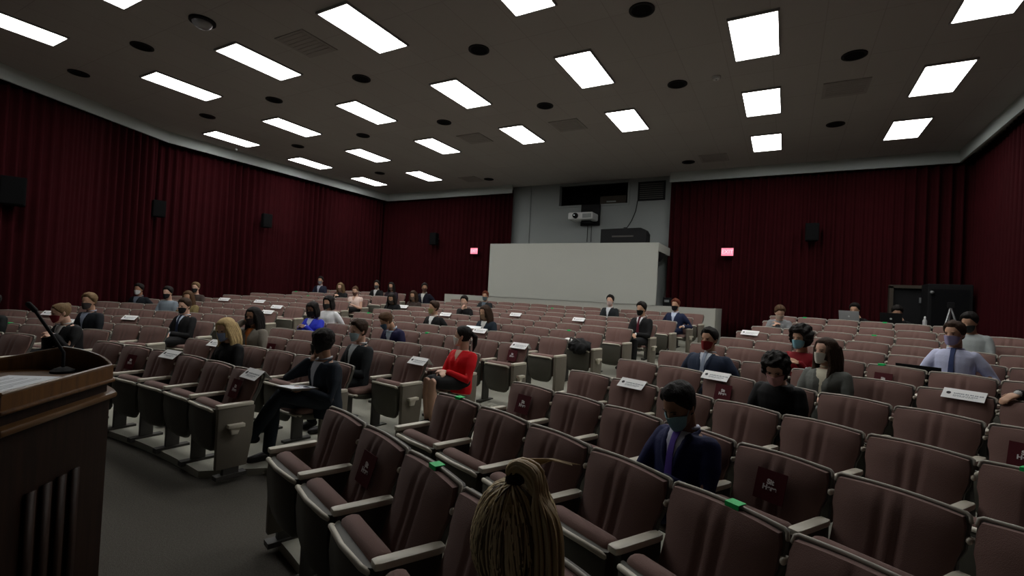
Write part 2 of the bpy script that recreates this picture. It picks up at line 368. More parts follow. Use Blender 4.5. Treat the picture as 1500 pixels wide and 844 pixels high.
# ------------------------------------------------------------------ ceiling fixtures
def ceil_pt(i, j): return (-12.70 + 2.44 * i, 14.39 - 2.389 * j, CEIL)
lights = [(i, 1) for i in (0, 1, 5, 6)] + [(i, 2) for i in range(7)] + [(i, 3) for i in range(7)] + [(i, 4) for i in (1, 2, 3, 4, 5)] + [(i, 5) for i in (1, 2)]
fr = MB().box(-.30, .30, -.60, -.575, -.03, 0).box(-.30, .30, .575, .60, -.03, 0).box(-.30, -.28, -.575, .575, -.03, 0).box(.28, .30, -.575, .575, -.03, 0).mesh('trim_frame', M['fixture_trim'])
df = MB().box(-.28, .28, -.575, .575, -.022, -.004).mesh('diffuser', M['diffuser'])
rowname = {1: 'row closest to the back wall', 2: 'second row out from the back wall', 3: 'third row out from the back wall', 4: 'fourth row out from the back wall', 5: 'row above the lectern end'}
cnt = {}
for i, j in lights:
    cnt[j] = cnt.get(j, 0) + 1
    t = thing('ceiling_light', f'glowing ceiling panel, {ORD[cnt[j]]} from long side wall, {rowname[j]}', 'ceiling light', ceil_pt(i, j), 0, 'recessed ceiling light panels')
    link('trim_frame', fr, t); link('diffuser', df, t)
ring = MB().rings([[(r * cos(2 * pi * k / 24), r * sin(2 * pi * k / 24), z) for k in range(24)] for r, z in ((.16, 0), (.16, -.015), (.13, -.018), (.12, -.002))]).mesh('trim_ring', M['black'], angle=40)
baf = MB().prism([(.12 * cos(2 * pi * k / 20), .12 * sin(2 * pi * k / 20)) for k in range(20)], -.006, -.001).mesh('recess', M['dark_hole'])
cans = [(c, r) for r, cs in ((4.48, (.47, 1.45)), (3.52, (.47, 1.46, 2.47, 3.49, 4.5)), (2.55, (.48, 1.48, 2.49, 3.49, 4.5, 5.5)), (1.31, (.5, 5.5)), (.57, (1.74, 4.25))) for c in cs]
cr = {}
rown = {4.48: 'row over the lectern end', 3.52: 'row of five', 2.55: 'row of six', 1.31: 'row by the last light panels', .57: 'row beside the back wall'}
for c, r in cans:
    cr[r] = cr.get(r, 0) + 1
    t = thing('downlight', f'unlit round downlight, {ORD[cr[r]]} from the long side wall, {rown[r]}', 'downlight', ceil_pt(c, r), 0, 'unlit round ceiling downlights')
    link('trim_ring', ring, t); link('recess', baf, t)
vb = MB().box(-.32, .32, -.32, .32, -.012, 0).mesh('frame', M['fascia'])
vent_m = principled('vent_paint', (.29, .27, .255), .8, .2)
vb = MB().box(-.32, .32, -.32, .32, -.012, 0).mesh('frame', vent_m)
mbs = MB()
for i in range(7): mbs.box(-.27, .27, -.275 + i * .08, -.215 + i * .08, -.016, -.012)
vs = mbs.mesh('slat', vent_m)
for (c, r), lb in zip([(2.52, 4.03), (3.49, 2.07), (2.5, 2.06), (5.5, 2.05), (1.51, .64), (4.51, .64)],
        ['over the lectern end', 'above the middle block between two light panels', 'two bays from the long side wall', 'above the doorway-side block', 'by the back wall, side wall end', 'by the back wall above the booth end']):
    t = thing('ceiling_vent', 'dim square ceiling air vent ' + lb, 'air vent', ceil_pt(c, r), 0, 'square ceiling vents')
    link('frame', vb, t); link('slat', vs, t)
t = thing('dome_light', 'round glass dome fixture on the ceiling over the lectern end', 'dome light', ceil_pt(2.17, 4.48))
MB().rings([[(r * cos(2 * pi * k / 24), r * sin(2 * pi * k / 24), z) for k in range(24)] for r, z in ((.17, 0), (.17, -.03), (.14, -.04))]).obj('collar', M['black'], t, angle=40)
MB().ell((0, 0, -.03), (.135, .135, .09)).obj('glass_dome', M['glass_grey'], t, smooth=True)
t = thing('smoke_detector', 'small pale round smoke detector on the ceiling beside a vent', 'smoke detector', ceil_pt(4.75, 2.56))
MB().rings([[(r * cos(2 * pi * k / 20), r * sin(2 * pi * k / 20), z) for k in range(20)] for r, z in ((.07, 0), (.07, -.02), (.05, -.045))]).obj('body', M['white_plastic'], t, angle=40)
MB().box(-.008, .008, -.008, .008, -.052, -.044).obj('lamp', M['black'], t)
t = thing('sprinkler', 'tiny metal sprinkler under the ceiling by the long side fascia', 'sprinkler', ceil_pt(-.24, 2.81))
MB().tube([(0, 0, 0), (0, 0, -.08)], .012, 8).obj('pipe', M['metal_grey'], t); MB().tube([(0, 0, -.09), (0, 0, -.095)], .035, 10).obj('deflector', M['metal_grey'], t)
# ------------------------------------------------------------------ auditorium chair parts (origin on the floor under the top of the back; faces -y)
def yback(v): return -.125 * (1 - v) - .012          # plane of the back, v = 0 bottom .. 1 top
def cushion_front(u, v):
    a = abs(u); cre = exp(-((a - .16) / .05) ** 2) * .016                 # two vertical stitched channels
    bul = (1 - a ** 4) * (1 - (2 * v - 1) ** 6)
    return yback(v) - .030 - .030 * bul + cre * bul + .010 * (1 - (2 * v - 1) ** 2)
def mk_back():
    nu, nv = 30, 10; f = []; bk = []
    for j in range(nv + 1):
        v = j / nv; r1 = []; r2 = []
        for i in range(nu + 1):
            u = -1 + 2 * i / nu
            hw = .243 - .018 * max(0., min(1., (.68 - v) / .12)) - .010 * max(0, (v - .9) / .1) ** 2
            z = .385 + .417 * v - .014 * u * u * v
            r1.append((u * hw, cushion_front(u, v), z)); r2.append((u * hw, yback(v) + .002, z))
        f.append(r1); bk.append(r2)
    mb = MB(); mb.grid(f); o = len(f) * (nu + 1)
    mb.grid(bk); m = nu + 1
    for i in range(nu):
        mb.f.append((i, i + 1, o + i + 1, o + i)); t = nv * m; mb.f.append((t + i, t + i + 1, o + t + i + 1, o + t + i))
    for j in range(nv):
        for e in (0, nu): mb.f.append((j * m + e, (j + 1) * m + e, o + (j + 1) * m + e, o + j * m + e))
    return mb.mesh('backrest', M['seat_fabric'], angle=50)
def shell_loop(grow=0., y=0.):
    P = []
    for z, hw in ((.36, .212), (.50, .226), (.61, .230), (.66, .249), (.77, .251), (.790, .247), (.798, .234)): P.append((hw + grow, z + (grow if z > .78 else 0)))
    top = [(.15, .803), (.08, .806), (0, .807)]
    R_ = P + [(x, z + grow) for x, z in top]
    return R_ + [(-x, z) for x, z in R_[-2::-1]]
def mk_shell():
    lp = shell_loop(); yb = lambda z: -.125 * (1 - (z - .385) / .40)
    return MB().rings([[(x, yb(z) - .016, z) for x, z in lp], [(x, yb(z) + .012, z) for x, z in lp], [(x * .86, yb(z) + .030, .38 + (z - .38) * .94) for x, z in lp]]).mesh('back_shell', M['back_shell_paint'], angle=35)
def mk_rim():
    lp = shell_loop(.002); yb = lambda z: -.125 * (1 - (z - .385) / .40)
    pts = [(x, yb(z) - .012, z) for x, z in lp]
    mb = MB().tube([p for p in pts if p[2] > .73], .0080, 8, flat=1.0)
    return mb.mesh('rim', M['back_rim'], smooth=True)
def tilt(a, y0, z0): return Matrix.Translation((0, y0, z0)) @ Matrix.Rotation(radians(a), 4, 'X') @ Matrix.Translation((0, -y0, -z0))
def rbox(x0, x1, y0, y1, z0, z1, name, mat, bv, mt=None): return MB().box(x0, x1, y0, y1, z0, z1, mt).mesh(name, mat, bevel=bv, angle=60)
cap_m = MB().ell((.2605, -.054, .705), (.011, .014, .015), 10, 6).box(.247, .268, -.05, -.02, .695, .715).mesh('hinge_cap', M['seat_rim'], smooth=True)
CM = {'backrest': mk_back(), 'shell': mk_shell(), 'rim': mk_rim()}
TU = tilt(6, -.28, .3)
CM['cush_up'] = rbox(-.212, .212, -.335, -.240, .265, .580, 'seat_cushion', M['seat_fabric'], .035, TU)
def mk_pan(down):
    if down:
        prof = [(-.08, .365), (-.16, .330), (-.40, .325), (-.54, .350), (-.565, .385), (-.54, .392), (-.30, .375)]
        rs = [[(x, y, z) for y, z in prof] for x in (-.235, .235)]
        return MB().rings(rs).xf(Matrix.Diagonal((.93, 1, 1, 1))).mesh('seat_pan', M['seat_shell'], bevel=.008, angle=40)
    mb = MB(); rs = []
    for z, hw, y in ((.175, .10, -.325), (.19, .15, -.352), (.23, .195, -.375), (.32, .222, -.388), (.45, .232, -.385), (.53, .234, -.372), (.553, .234, -.358)):
        rs.append([(-hw, -.325, z), (-hw, y + .02, z), (-hw * .9, y, z), (0, y - .012, z), (hw * .9, y, z), (hw, y + .02, z), (hw, -.325, z)])
    return mb.rings(rs).xf(TU @ Matrix.Diagonal((.93, 1, 1, 1))).mesh('seat_pan', M['seat_shell'], angle=40)
CM['pan_up'] = mk_pan(False); CM['pan_down'] = mk_pan(True)
CM['lip_up'] = MB().tube([(-.222, -.350, .535), (-.205, -.372, .556), (0, -.385, .560), (.205, -.372, .556), (.222, -.350, .535)], .013, 8).xf(TU @ Matrix.Diagonal((.93, 1, 1, 1))).mesh('front_edge', M['seat_rim'], smooth=True)
CM['lip_down'] = MB().tube([(-.235, -.53, .385), (-.21, -.565, .388), (0, -.575, .388), (.21, -.565, .388), (.235, -.53, .385)], .013, 8).xf(Matrix.Diagonal((.93, 1, 1, 1))).mesh('front_edge', M['seat_rim'], smooth=True)
CM['cush_down'] = rbox(-.212, .212, -.56, -.15, .375, .450, 'seat_cushion', M['seat_fabric'], .03)
CM['arm'] = MB().prism([(-.024, -.375), (.024, -.375), (.029, -.35), (.029, -.12), (.022, -.085), (-.022, -.085), (-.029, -.12), (-.029, -.35)], .556, .586).mesh('armrest', M['seat_rim'], bevel=.006, angle=40)
CM['leg'] = MB().box(-.018, .018, -.335, -.225, -.03, .556).box(-.035, .035, -.42, -.14, -.02, .022).box(-.022, .022, -.34, -.10, .40, .556).mesh('leg', M['leg_metal'], angle=30)
YZ = Matrix(((0, 0, 1, 0), (1, 0, 0, 0), (0, 1, 0, 0), (0, 0, 0, 1)))   # prism polygon (y, z), extruded along x
CM['end'] = MB().prism([(-.36, .06), (-.12, .06), (-.085, .30), (-.075, .556), (-.365, .556)], -.024, .024, YZ).mesh('end_panel', M['end_panel'], bevel=.006, angle=40)
CM['foot'] = MB().box(-.020, .020, -.30, -.18, -.03, .062).box(-.04, .04, -.36, -.12, -.02, .012).mesh('foot', M['leg_metal'], angle=30)
def alight(s): return MB().box(min(0, s * .05) + s * .024, max(0, s * .05) + s * .024, -.30, -.17, .395, .425).prism([(-.27, .34), (-.22, .34), (-.20, .395), (-.28, .395)], s * .024 if s > 0 else -.060, .060 if s > 0 else -.024, YZ).mesh('aisle_light', M['seat_rim'], bevel=.004, angle=40)
CM['light+'] = alight(1); CM['light-'] = alight(-1)
# stickers
def on_cushion(x, z, s=.004):
    v = (z - .385) / .40; return Matrix.Translation((x, yback(v) - .070 - s, z)) @ Matrix.Rotation(-atan2(.125, .40), 4, 'X')
CM['stk'] = MB().box(-.080, .080, -.0015, .0015, -.080, .080).mesh('sit_here_sticker', M['sticker'])
CM['tape'] = MB().box(-.030, .030, -.034, -.030, -.034, .012).box(-.030, .030, -.034, .018, .0105, .0145).mesh('green_tape', M['green_tape'])
_cu = bpy.data.curves.new('sit_here', 'FONT'); _cu.body = 'Sit\nHere'; _cu.size = .036; _cu.align_x = 'CENTER'; _cu.align_y = 'CENTER'; _cu.offset = .0016; _cu.space_line = .85; _cu.extrude = .0006
_cu.materials.append(M['sticker_white'])
def text_mesh(cu):
    o = bpy.data.objects.new('tmp', cu); C.objects.link(o); dg = bpy.context.evaluated_depsgraph_get()
    me = bpy.data.meshes.new_from_object(o.evaluated_get(dg)); bpy.data.objects.remove(o); return me
_sit = text_mesh(_cu)
stickers = {('R', 3, 27.4), ('R', 1, 21.0), ('R', 3, 17.1), ('C', 1, -4.2), ('C', 1, 7.0), ('C', 5, 9.3), ('R', 5, 21.4), ('R', 7, 24.1), ('R', 5, 29.9), ('R', 9, 21.2), ('C', 3, -4.6)}
tapes = {('R', 2, 28.9), ('R', 1, 23.9), ('R', 2, 17.6), ('R', 4, 30.9), ('R', 7, 24.1), ('R', 12, 20.9), ('R', 10, 21.6), ('R', 12, 24.9), ('C', 7, 8.2), ('C', 5, -3.8), ('C', 7, -9.6), ('L', 10, -21.9), ('L', 11, -26.8), ('L', 2, -24.2), ('R', 12, 16.6), ('C', 11, 0.0), ('C', 5, 1.0)}
cards = {('C', 1, -.9), ('C', 1, 8.3), ('C', 3, 8.8), ('C', 5, 9.3), ('R', 4, 19.3), ('R', 5, 20.9), ('R', 6, 23.4), ('R', 6, 27.8), ('C', 9, .2), ('C', 9, 5.4), ('C', 8, -4.2), ('C', 6, 3.3), ('C', 9, -10.4), ('C', 2, -5.2), ('L', 4, -23.1), ('L', 3, -23.9), ('L', 4, -30.), ('L', 8, -26.1), ('L', 8, -22.7), ('L', 7, -18.7), ('L', 6, -16.9), ('R', 9, 16.7)}
# ------------------------------------------------------------------ the audience: who sits where (block, row, angle) and how they look
SK = {'l': (.62, .38, .28), 'm': (.50, .29, .19), 'd': (.16, .08, .05), 'b': (.32, .17, .105)}
HC = {'k': (.010, .008, .007), 'b': (.035, .018, .010), 'br': (.075, .038, .018), 'bl': (.50, .36, .17), 'db': (.16, .10, .05), 'r': (.12, .03, .015)}
NAVY = (.010, .014, .045); BLACK = (.009, .009, .010); CHAR = (.016, .019, .022); GREY = (.16, .17, .165)
P = [
 dict(dx=0.08, s='R', k=3, a=24.9, h=0.96, yaw=-4, pit=30, lean=-8, skin='b', hair='short', hc='k', top='suit', col=(.012, .016, .070), shirt=(.55, .56, .68), tie=(.16, .10, .50), mask=(.24, .42, .47), arms='lapwide', det=2, lab='person in navy suit, patterned purple tie and light blue mask, looking down'),
 dict(dx=0.06, s='R', k=5, a=23.7, h=0.93, yaw=14, pit=34, lean=6, skin='l', hair='curly', hc='k', top='knit', col=BLACK, mask=(.60, .34, .34), arms='lap', det=2, lab='person with curly black hair, black sweater and pinkish mask, head bowed'),
 dict(dx=0.06, s='R', k=6, a=24.2, h=1.02, yaw=-22, pit=2, lean=-4, skin='l', hair='long', hc='b', top='suit', col=(.12, .125, .115), shirt=(.62, .58, .45), mask=(.66, .64, .56), arms='lap', det=2, lab='person with long brown hair, grey blazer and white mask behind a name card'),
 dict(dx=0.12, s='R', k=7, a=21.7, h=0.98, yaw=-12, pit=8, lean=-2, skin='m', hair='afro', hc='k', top='knit', col=(.20, .006, .012), mask=(.20, .42, .50), arms='chest', det=2, lab='person with large black curly hair, maroon sweater and light blue mask'),
 dict(dx=0.03, s='R', k=6, a=19.0, h=1.01, yaw=-6, pit=4, lean=-12, skin='m', hair='short', hc='k', top='suit', col=(.022, .032, .060), shirt=(.55, .60, .68), tie=(.30, .35, .45), mask=(.24, .022, .022), arms='armrest', wide=1.28, det=2, lab='broad person in dark blue suit with red mask and light tie, leaning back'),
 dict(s='R', k=8, a=25.9, h=1.10, yaw=-14, pit=6, lean=-6, skin='m', hair='short', hc='b', top='knit', col=(.52, .55, .74), shirt=None, tie=(.05, .07, .16), mask=(.34, .30, .48), arms='wide', det=2, lab='person in pale lilac dress shirt and dark tie behind a laptop'),
 dict(s='R', k=10, a=25.5, h=1.09, yaw=-8, pit=22, lean=0, skin='m', hair='short', hc='k', top='knit', col=(.42, .46, .46), mask=(.05, .06, .06), arms='lap', det=1, lab='person in pale grey hoodie with dark hair sitting behind the lilac shirt'),
 dict(s='R', k=13, a=19.0, h=1.00, yaw=0, pit=15, lean=2, skin='m', hair='short', hc='k', top='knit', col=BLACK, mask=(.04, .06, .05), arms='desk', det=1, lab='person in black behind an open grey laptop at the back table'),
 dict(s='R', k=13, a=20.9, h=.98, yaw=14, pit=28, lean=4, skin='m', hair='short', hc='k', top='knit', col=BLACK, mask=(.10, .10, .10), arms='desk', det=1, lab='person in black bending over the dark laptop at the back table'),
 dict(dx=0.12, s='R', k=11, a=16.3, h=0.9, yaw=30, pit=30, lean=14, skin='l', hair='short', hc='br', top='knit', col=(.25, .26, .27), mask=(.5, .4, .34), arms='chest', det=1, lab='person in light grey shirt leaning forward at the aisle end, hands at face'),
 dict(s='C', k=11, a=10.3, h=1.05, yaw=0, pit=6, lean=-6, skin='m', hair='short', hc='r', top='suit', col=(.015, .022, .06), shirt=(.5, .55, .7), mask=(.01, .01, .012), arms='armrest', det=1, lab='person in navy suit and black mask on the aisle seat below the ledge'),
 dict(s='C', k=9, a=10.4, h=1.08, yaw=-10, pit=8, lean=-10, skin='m', hair='short', hc='k', top='suit', col=BLACK, shirt=(.7, .7, .7), tie=(.10, .01, .02), mask=(.01, .012, .01), arms='lap', det=1, lab='person in black suit with dark red tie, hands folded, on an aisle seat'),
 dict(s='C', k=11, a=5.5, h=1.07, yaw=6, pit=4, lean=-6, skin='l', hair='short', hc='k', top='suit', col=CHAR, shirt=(.55, .57, .6), mask=(.55, .42, .38), arms='lap', det=1, lab='person in black suit with pale mask in front of the booth'),
 dict(dx=0.06, s='C', k=11, a=-5.6, h=.98, yaw=10, pit=6, lean=-4, skin='m', hair='short', hc='r', top='suit', col=CHAR, shirt=(.10, .13, .16), mask=(.10, .14, .16), arms='lap', det=1, lab='person in charcoal jacket just below the booth corner by the ledge step'),
 dict(s='C', k=7, a=2.6, h=1.00, yaw=-10, pit=16, lean=2, skin='m', hair='long', hc='b', top='suit', col=(.014, .022, .034), shirt=(.7, .7, .68), mask=(.25, .16, .10), arms='lap', det=1, lab='person with long brown hair and dark navy blazer over white top, reading'),
 dict(dx=0.08, s='C', k=9, a=-4.5, h=1.00, yaw=14, pit=10, lean=4, skin='l', hair='short', hc='k', top='knit', col=BLACK, mask=(.48, .32, .26), arms='chin', det=1, lab='person in black leaning with a hand against the face'),
 dict(s='C', k=7, a=-3.2, h=1.00, yaw=-30, pit=4, lean=-6, skin='m', hair='short', hc='b', top='suit', col=BLACK, shirt=(.75, .75, .74), mask=(.30, .27, .12), arms='armrest', det=1, lab='person in black suit over open white shirt looking to the side'),
 dict(dx=0.1, s='C', k=5, a=-.6, h=.99, yaw=-38, pit=34, lean=16, skin='m', hair='short', hc='br', top='suit', col=(.014, .014, .050), shirt=(.4, .5, .6), mask=(.08, .14, .22), arms='lap', det=1, lab='person in dark blue jacket bent forward over the lap'),
 dict(dx=0.12, s='C', k=4, a=9.0, h=0.95, yaw=-62, pit=2, lean=-8, skin='l', hair='pony', hc='k', top='blouse', col=(.60, .006, .012), mask=(.72, .70, .66), arms='lap', legs='skirt', det=2, lab='person in bright red blouse and black skirt on an aisle seat, looking aside'),
 dict(s='C', k=3, a=4.2, h=1.06, yaw=-8, pit=8, lean=-8, skin='l', hair='short', hc='b', top='suit', col=CHAR, shirt=(.45, .48, .5), mask=(.42, .55, .62), arms='lap', det=2, lab='person in charcoal suit with light blue mask behind the seated thinker'),
 dict(dx=0.12, s='C', k=2, a=7.6, h=1.03, yaw=-64, pit=4, lean=4, skin='b', hair='afro_s', hc='k', top='suit', col=(.012, .017, .026), shirt=(.35, .35, .38), mask=(.02, .02, .02), arms='chin', legs='cross', det=2, lab='person in dark suit with hand at chin and crossed legs on aisle seat'),
 dict(dx=0.1, s='C', k=5, a=-8.6, h=1.04, yaw=4, pit=14, lean=-2, skin='d', hair='bob', hc='k', top='suit', col=(.030, .045, .52), shirt=(.6, .65, .8), mask=(.015, .012, .012), arms='chest', det=2, lab='person in royal blue blazer with black hair and black mask'),
 dict(dx=-0.16, s='C', k=6, a=-9.4, h=1.08, yaw=4, pit=10, lean=-6, skin='m', hair='bob', hc='k', top='knit', col=(.66, .66, .68), mask=(.03, .03, .03), arms='armrest', det=1, lab='person in white shirt directly behind the royal blue blazer'),
 dict(s='L', k=12, a=-23.3, h=1.08, yaw=10, pit=4, lean=-4, skin='m', hair='short', hc='k', top='suit', col=(.012, .014, .03), shirt=(.4, .42, .5), mask=(.2, .2, .22), arms='lap', det=1, lab='person in navy alone in the last row before the side curtain'),
 dict(s='L', k=11, a=-19.7, h=1.01, yaw=10, pit=16, lean=2, skin='l', hair='long', hc='db', top='knit', col=BLACK, mask=(.2, .13, .09), arms='chest', det=1, lab='person with dark blonde hair, dark top, behind the one in a white top'),
 dict(dx=0.08, s='L', k=10, a=-16.9, h=1.02, yaw=20, pit=20, lean=0, skin='l', hair='bun', hc='br', top='blouse', col=(.80, .62, .56), mask=(.10, .05, .04), arms='lapwide', legs='skirt', det=1, lab='person in sleeveless white top with bare crossed arms on an aisle seat'),
 dict(s='L', k=12, a=-17.7, h=1.04, yaw=10, pit=6, lean=-4, skin='m', hair='short', hc='k', top='suit', col=BLACK, shirt=(.6, .6, .6), mask=(.1, .1, .1), arms='lap', det=1, lab='person in black suit and open white collar in the last row'),
 dict(s='L', k=12, a=-16.1, h=.95, yaw=10, pit=10, lean=0, skin='m', hair='long', hc='k', top='knit', col=(.02, .012, .02), mask=(.12, .07, .06), arms='lap', det=1, lab='person with long black hair in the last row, second from the aisle'),
 dict(s='C', k=9, a=-10.9, h=.98, yaw=20, pit=28, lean=12, skin='m', hair='long', hc='k', top='knit', col=BLACK, mask=(.08, .06, .05), arms='lapwide', legs='cross', det=1, lab='person in black with long dark hair curled forward on an aisle seat'),
 dict(dx=-0.16, s='C', k=10, a=-10.6, h=1.00, yaw=10, pit=16, lean=4, skin='m', hair='long', hc='b', top='knit', col=(.05, .035, .03), mask=(.15, .10, .08), arms='lap', det=1, lab='person in dark brown top with long hair near the aisle, below the ledge step'),
 dict(dx=-0.16, s='C', k=11, a=-10.9, h=1.16, yaw=30, pit=6, lean=4, skin='b', hair='short', hc='k', top='suit', col=(.010, .010, .02), shirt=(.5, .5, .48), mask=(.08, .04, .03), arms='armrest', det=1, lab='person in dark suit turned sideways on the aisle seat by the ledge step'),
 dict(s='C', k=3, a=-5.7, h=1.10, yaw=12, pit=10, lean=0, skin='b', hair='long', hc='k', top='suit', col=(.20, .18, .15), shirt=(.42, .13, .03), mask=(.03, .02, .02), arms='face', det=2, lab='person in taupe cardigan over rust orange top with long black hair'),
 dict(dx=0.03, s='C', k=2, a=-2.0, h=1.02, yaw=12, pit=18, lean=0, skin='m', hair='long', hc='bl', top='knit', col=BLACK, mask=(.22, .27, .40), arms='lap', det=2, lab='person with long blonde hair, black top and blue grey mask'),
 dict(s='L', k=4, a=-16.9, h=1.06, yaw=4, pit=8, lean=-8, skin='l', hair='short', hc='b', top='suit', col=BLACK, shirt=(.6, .68, .8), tie=(.02, .03, .06), mask=(.012, .012, .014), arms='lap', det=2, lab='person in black suit and black mask with hands folded on lap'),
 dict(s='L', k=6, a=-25.7, h=1.07, yaw=6, pit=8, lean=-4, skin='l', hair='short', hc='k', top='knit', col=(.20, .24, .28), mask=(.012, .012, .014), arms='lap', det=1, lab='person in grey shirt and black mask before the side curtain'),
 dict(s='L', k=8, a=-28.2, h=1.04, yaw=10, pit=6, lean=0, skin='l', hair='short', hc='db', top='knit', col=(.05, .035, .03), mask=(.02, .02, .02), arms='lap', det=1, lab='person with pale hair and black mask seated highest near the side curtain'),
 dict(s='L', k=6, a=-23.6, h=.99, yaw=20, pit=14, lean=4, skin='m', hair='long', hc='br', top='knit', col=(.16, .12, .05), mask=(.3, .18, .14), arms='chest', det=1, lab='person in tan jacket with brown hair next to the grey shirt'),
 dict(s='L', k=7, a=-31.0, h=.99, yaw=0, pit=6, lean=-4, skin='b', hair='short', hc='k', top='suit', col=(.006, .008, .012), shirt=(.12, .14, .18), mask=(.5, .5, .5), arms='armrest', det=1, lab='person in black with pale mask before the dark curtain, sitting apart'),
 dict(s='L', k=2, a=-17.2, h=1.04, yaw=-20, pit=14, lean=8, skin='l', hair='bun', hc='db', top='suit', col=BLACK, shirt=(.6, .6, .6), mask=(.20, .02, .03), arms='chest', det=2, lab='person with blonde tied hair, red mask and black blazer beyond the lectern'),
 dict(s='L', k=3, a=-20.9, h=1.14, yaw=10, pit=6, lean=0, skin='m', hair='short', hc='db', top='suit', col=(.008, .010, .014), shirt=(.3, .34, .45), mask=(.05, .04, .04), arms='lap', det=1, lab='person in dark suit with light hair behind the red masked blonde'),
 dict(s='L', k=2, a=-24.2, h=1.10, yaw=0, pit=4, lean=-4, skin='m', hair='short', hc='k', top='suit', col=(.006, .008, .008), shirt=None, mask=(.6, .6, .58), arms='lap', det=1, lab='person in black with white mask beyond the lectern by the dark curtain'),
 dict(dx=-0.12, s='R', k=7, a=30.9, h=1.0, yaw=0, pit=6, lean=24, skin='m', hair='short', hc='k', top='suit', col=BLACK, shirt=(.5, .5, .5), mask=(.1, .1, .12), arms='reach', det=2, lab='person in black sleeve resting a hand on the seat back with a card'),
 dict(dx=0.205, dR=-0.10, s='R', k=1, a=29.6, h=1.05, yaw=-150, pit=14, lean=2, twist=-70, skin='l', hair='ponytail', hc='bl', top='knit', col=BLACK, mask=None, arms='lap', det=3, lab='person with blonde hair tied up in a high ponytail, head turned away'),
]
for i, p in enumerate(P): p['id'] = i
# ------------------------------------------------------------------ place the chairs
secs = []   # (sec, k, [centre angles], first aisle end, last aisle end)
for k in range(1, 13):
    R = Rk(k, 'C'); ce = CE[k - 1]; n = round(radians(2 * ce) * R / .525); st = degrees(.525 / R)
    secs.append(('C', k, [ce - st * (n - i - .5) for i in range(n)]))
    R = Rk(k); st = degrees(.525 / R); L = []; a = WE[k - 1] + st / 2
    while CX + (R + .05) * sin(radians(a + st / 2)) < 3.12 and a < 60: L.append(a); a += st
    secs.append(('R', k, L))
    L = []; a = WL[k - 1] + st / 2
    while a < 60: L.append(a); a += st
    def okl(a):
        x, y, _ = polar(R, -a - st / 2); return x > (-14.12 + max(0, 6 - y) * .388) + .38
    secs.append(('L', k, [-q for q in L if okl(q)][::-1]))
seats = [(s, k, i, a, len(L)) for s, k, L in secs for i, a in enumerate(L)]
def nearest(s, k, a, ok=lambda q: True):
    return min((q for q in seats if q[0] == s and q[1] == k and ok(q)), key=lambda q: abs(q[3] - a))
used = {}
for p in P:
    if p['k'] <= 12:
        q = nearest(p['s'], p['k'], p['a'], lambda q: q[:3] not in used); used[q[:3]] = p
        lim = degrees(.10 / Rk(p['k'])); p['a'] = q[3] + max(-lim, min(lim, p['a'] - q[3])) + degrees(p.get('dx', 0) / Rk(p['k']))
def spots(S):
    d = {}
    for s, k, a in S:
        q = nearest(s, k, a); d[q[:3]] = max(-.16, min(.16, radians(a - q[3]) * Rk(k)))
    return d
SS, ST, SCD = spots(stickers), spots(tapes), spots(cards)
blockname = {'C': 'middle block', 'R': 'doorway-side block', 'L': 'curtain-side block'}
def chair_label(s, k, i, n):
    if s == 'C': pos = f'{ORD[n - i]} from the lectern aisle'
    elif s == 'R': pos = f'{ORD[i + 1]} from the aisle'
    else: pos = f'{ORD[n - i]} from the aisle'
    extra = ' with sticker and tape' if (s, k, i) in SS and (s, k, i) in ST else ' with square sticker' if (s, k, i) in SS else ' with green tape' if (s, k, i) in ST else ''
    return f'burgundy folding chair{extra}, {pos.replace("the ", "")}, {ORD[k]} row, {blockname[s]}'
nchair = 0
for s, k, i, a, n in seats:
    R = Rk(k, s); z = F(k, s); x, y, _ = polar(R, a)
    pts = [(x, y, z + .8)] + [(*polar(R, a + d)[:2], z + .78) for d in (-degrees(.24 / R), degrees(.24 / R))] + [(*polar(R - .33, a)[:2], z + .57)]
    key = (s, k, i)
    if not any(inframe(q, 12) for q in pts): continue
    nchair += 1
    t = thing('auditorium_chair', chair_label(s, k, i, n), 'chair', (x, y, z), -radians(a), f'folding chairs of the {blockname[s]}')
    dn = key in used
    link('backrest', CM['backrest'], t)
    sh = link('back_shell', CM['shell'], t); link('rim', CM['rim'], sh)
    if i < n - 1: link('hinge_cap', cap_m, t)
    link('seat_cushion', CM['cush_down' if dn else 'cush_up'], t)
    pn = link('seat_pan', CM['pan_down' if dn else 'pan_up'], t); link('front_edge', CM['lip_down' if dn else 'lip_up'], pn)
    sides = [(-1, (i == 0 and s in 'CR'))]
    if i == n - 1: sides.append((1, s in 'CL'))
    for sd, isend in sides:
        xx = sd * .2625
        link('armrest', CM['arm'], t, (xx, 0, 0))
        if isend:
            e = link('end_panel', CM['end'], t, (xx, 0, 0)); link('foot', CM['foot'], e)
            if k % 2 == 1: link('aisle_light', CM['light+' if sd > 0 else 'light-'], e)
        else: link('leg', CM['leg'], t, (xx, 0, 0))
    if key in SS:
        o = link('sit_here_sticker', CM['stk'], t); o.matrix_local = on_cushion(SS[key] * .5, .655)
        o['label'] = 'dark red square sticker reading Sit Here'
        tx = link('lettering', _sit, o); tx.location = (0, -.003, .004); tx.rotation_euler = (pi / 2, 0, 0)
    if key in ST:
        o = link('green_tape', CM['tape'], t, (ST[key] * .8, 0, .806)); o['label'] = 'bright green tape over the top edge'
print('CHAIRS', nchair)
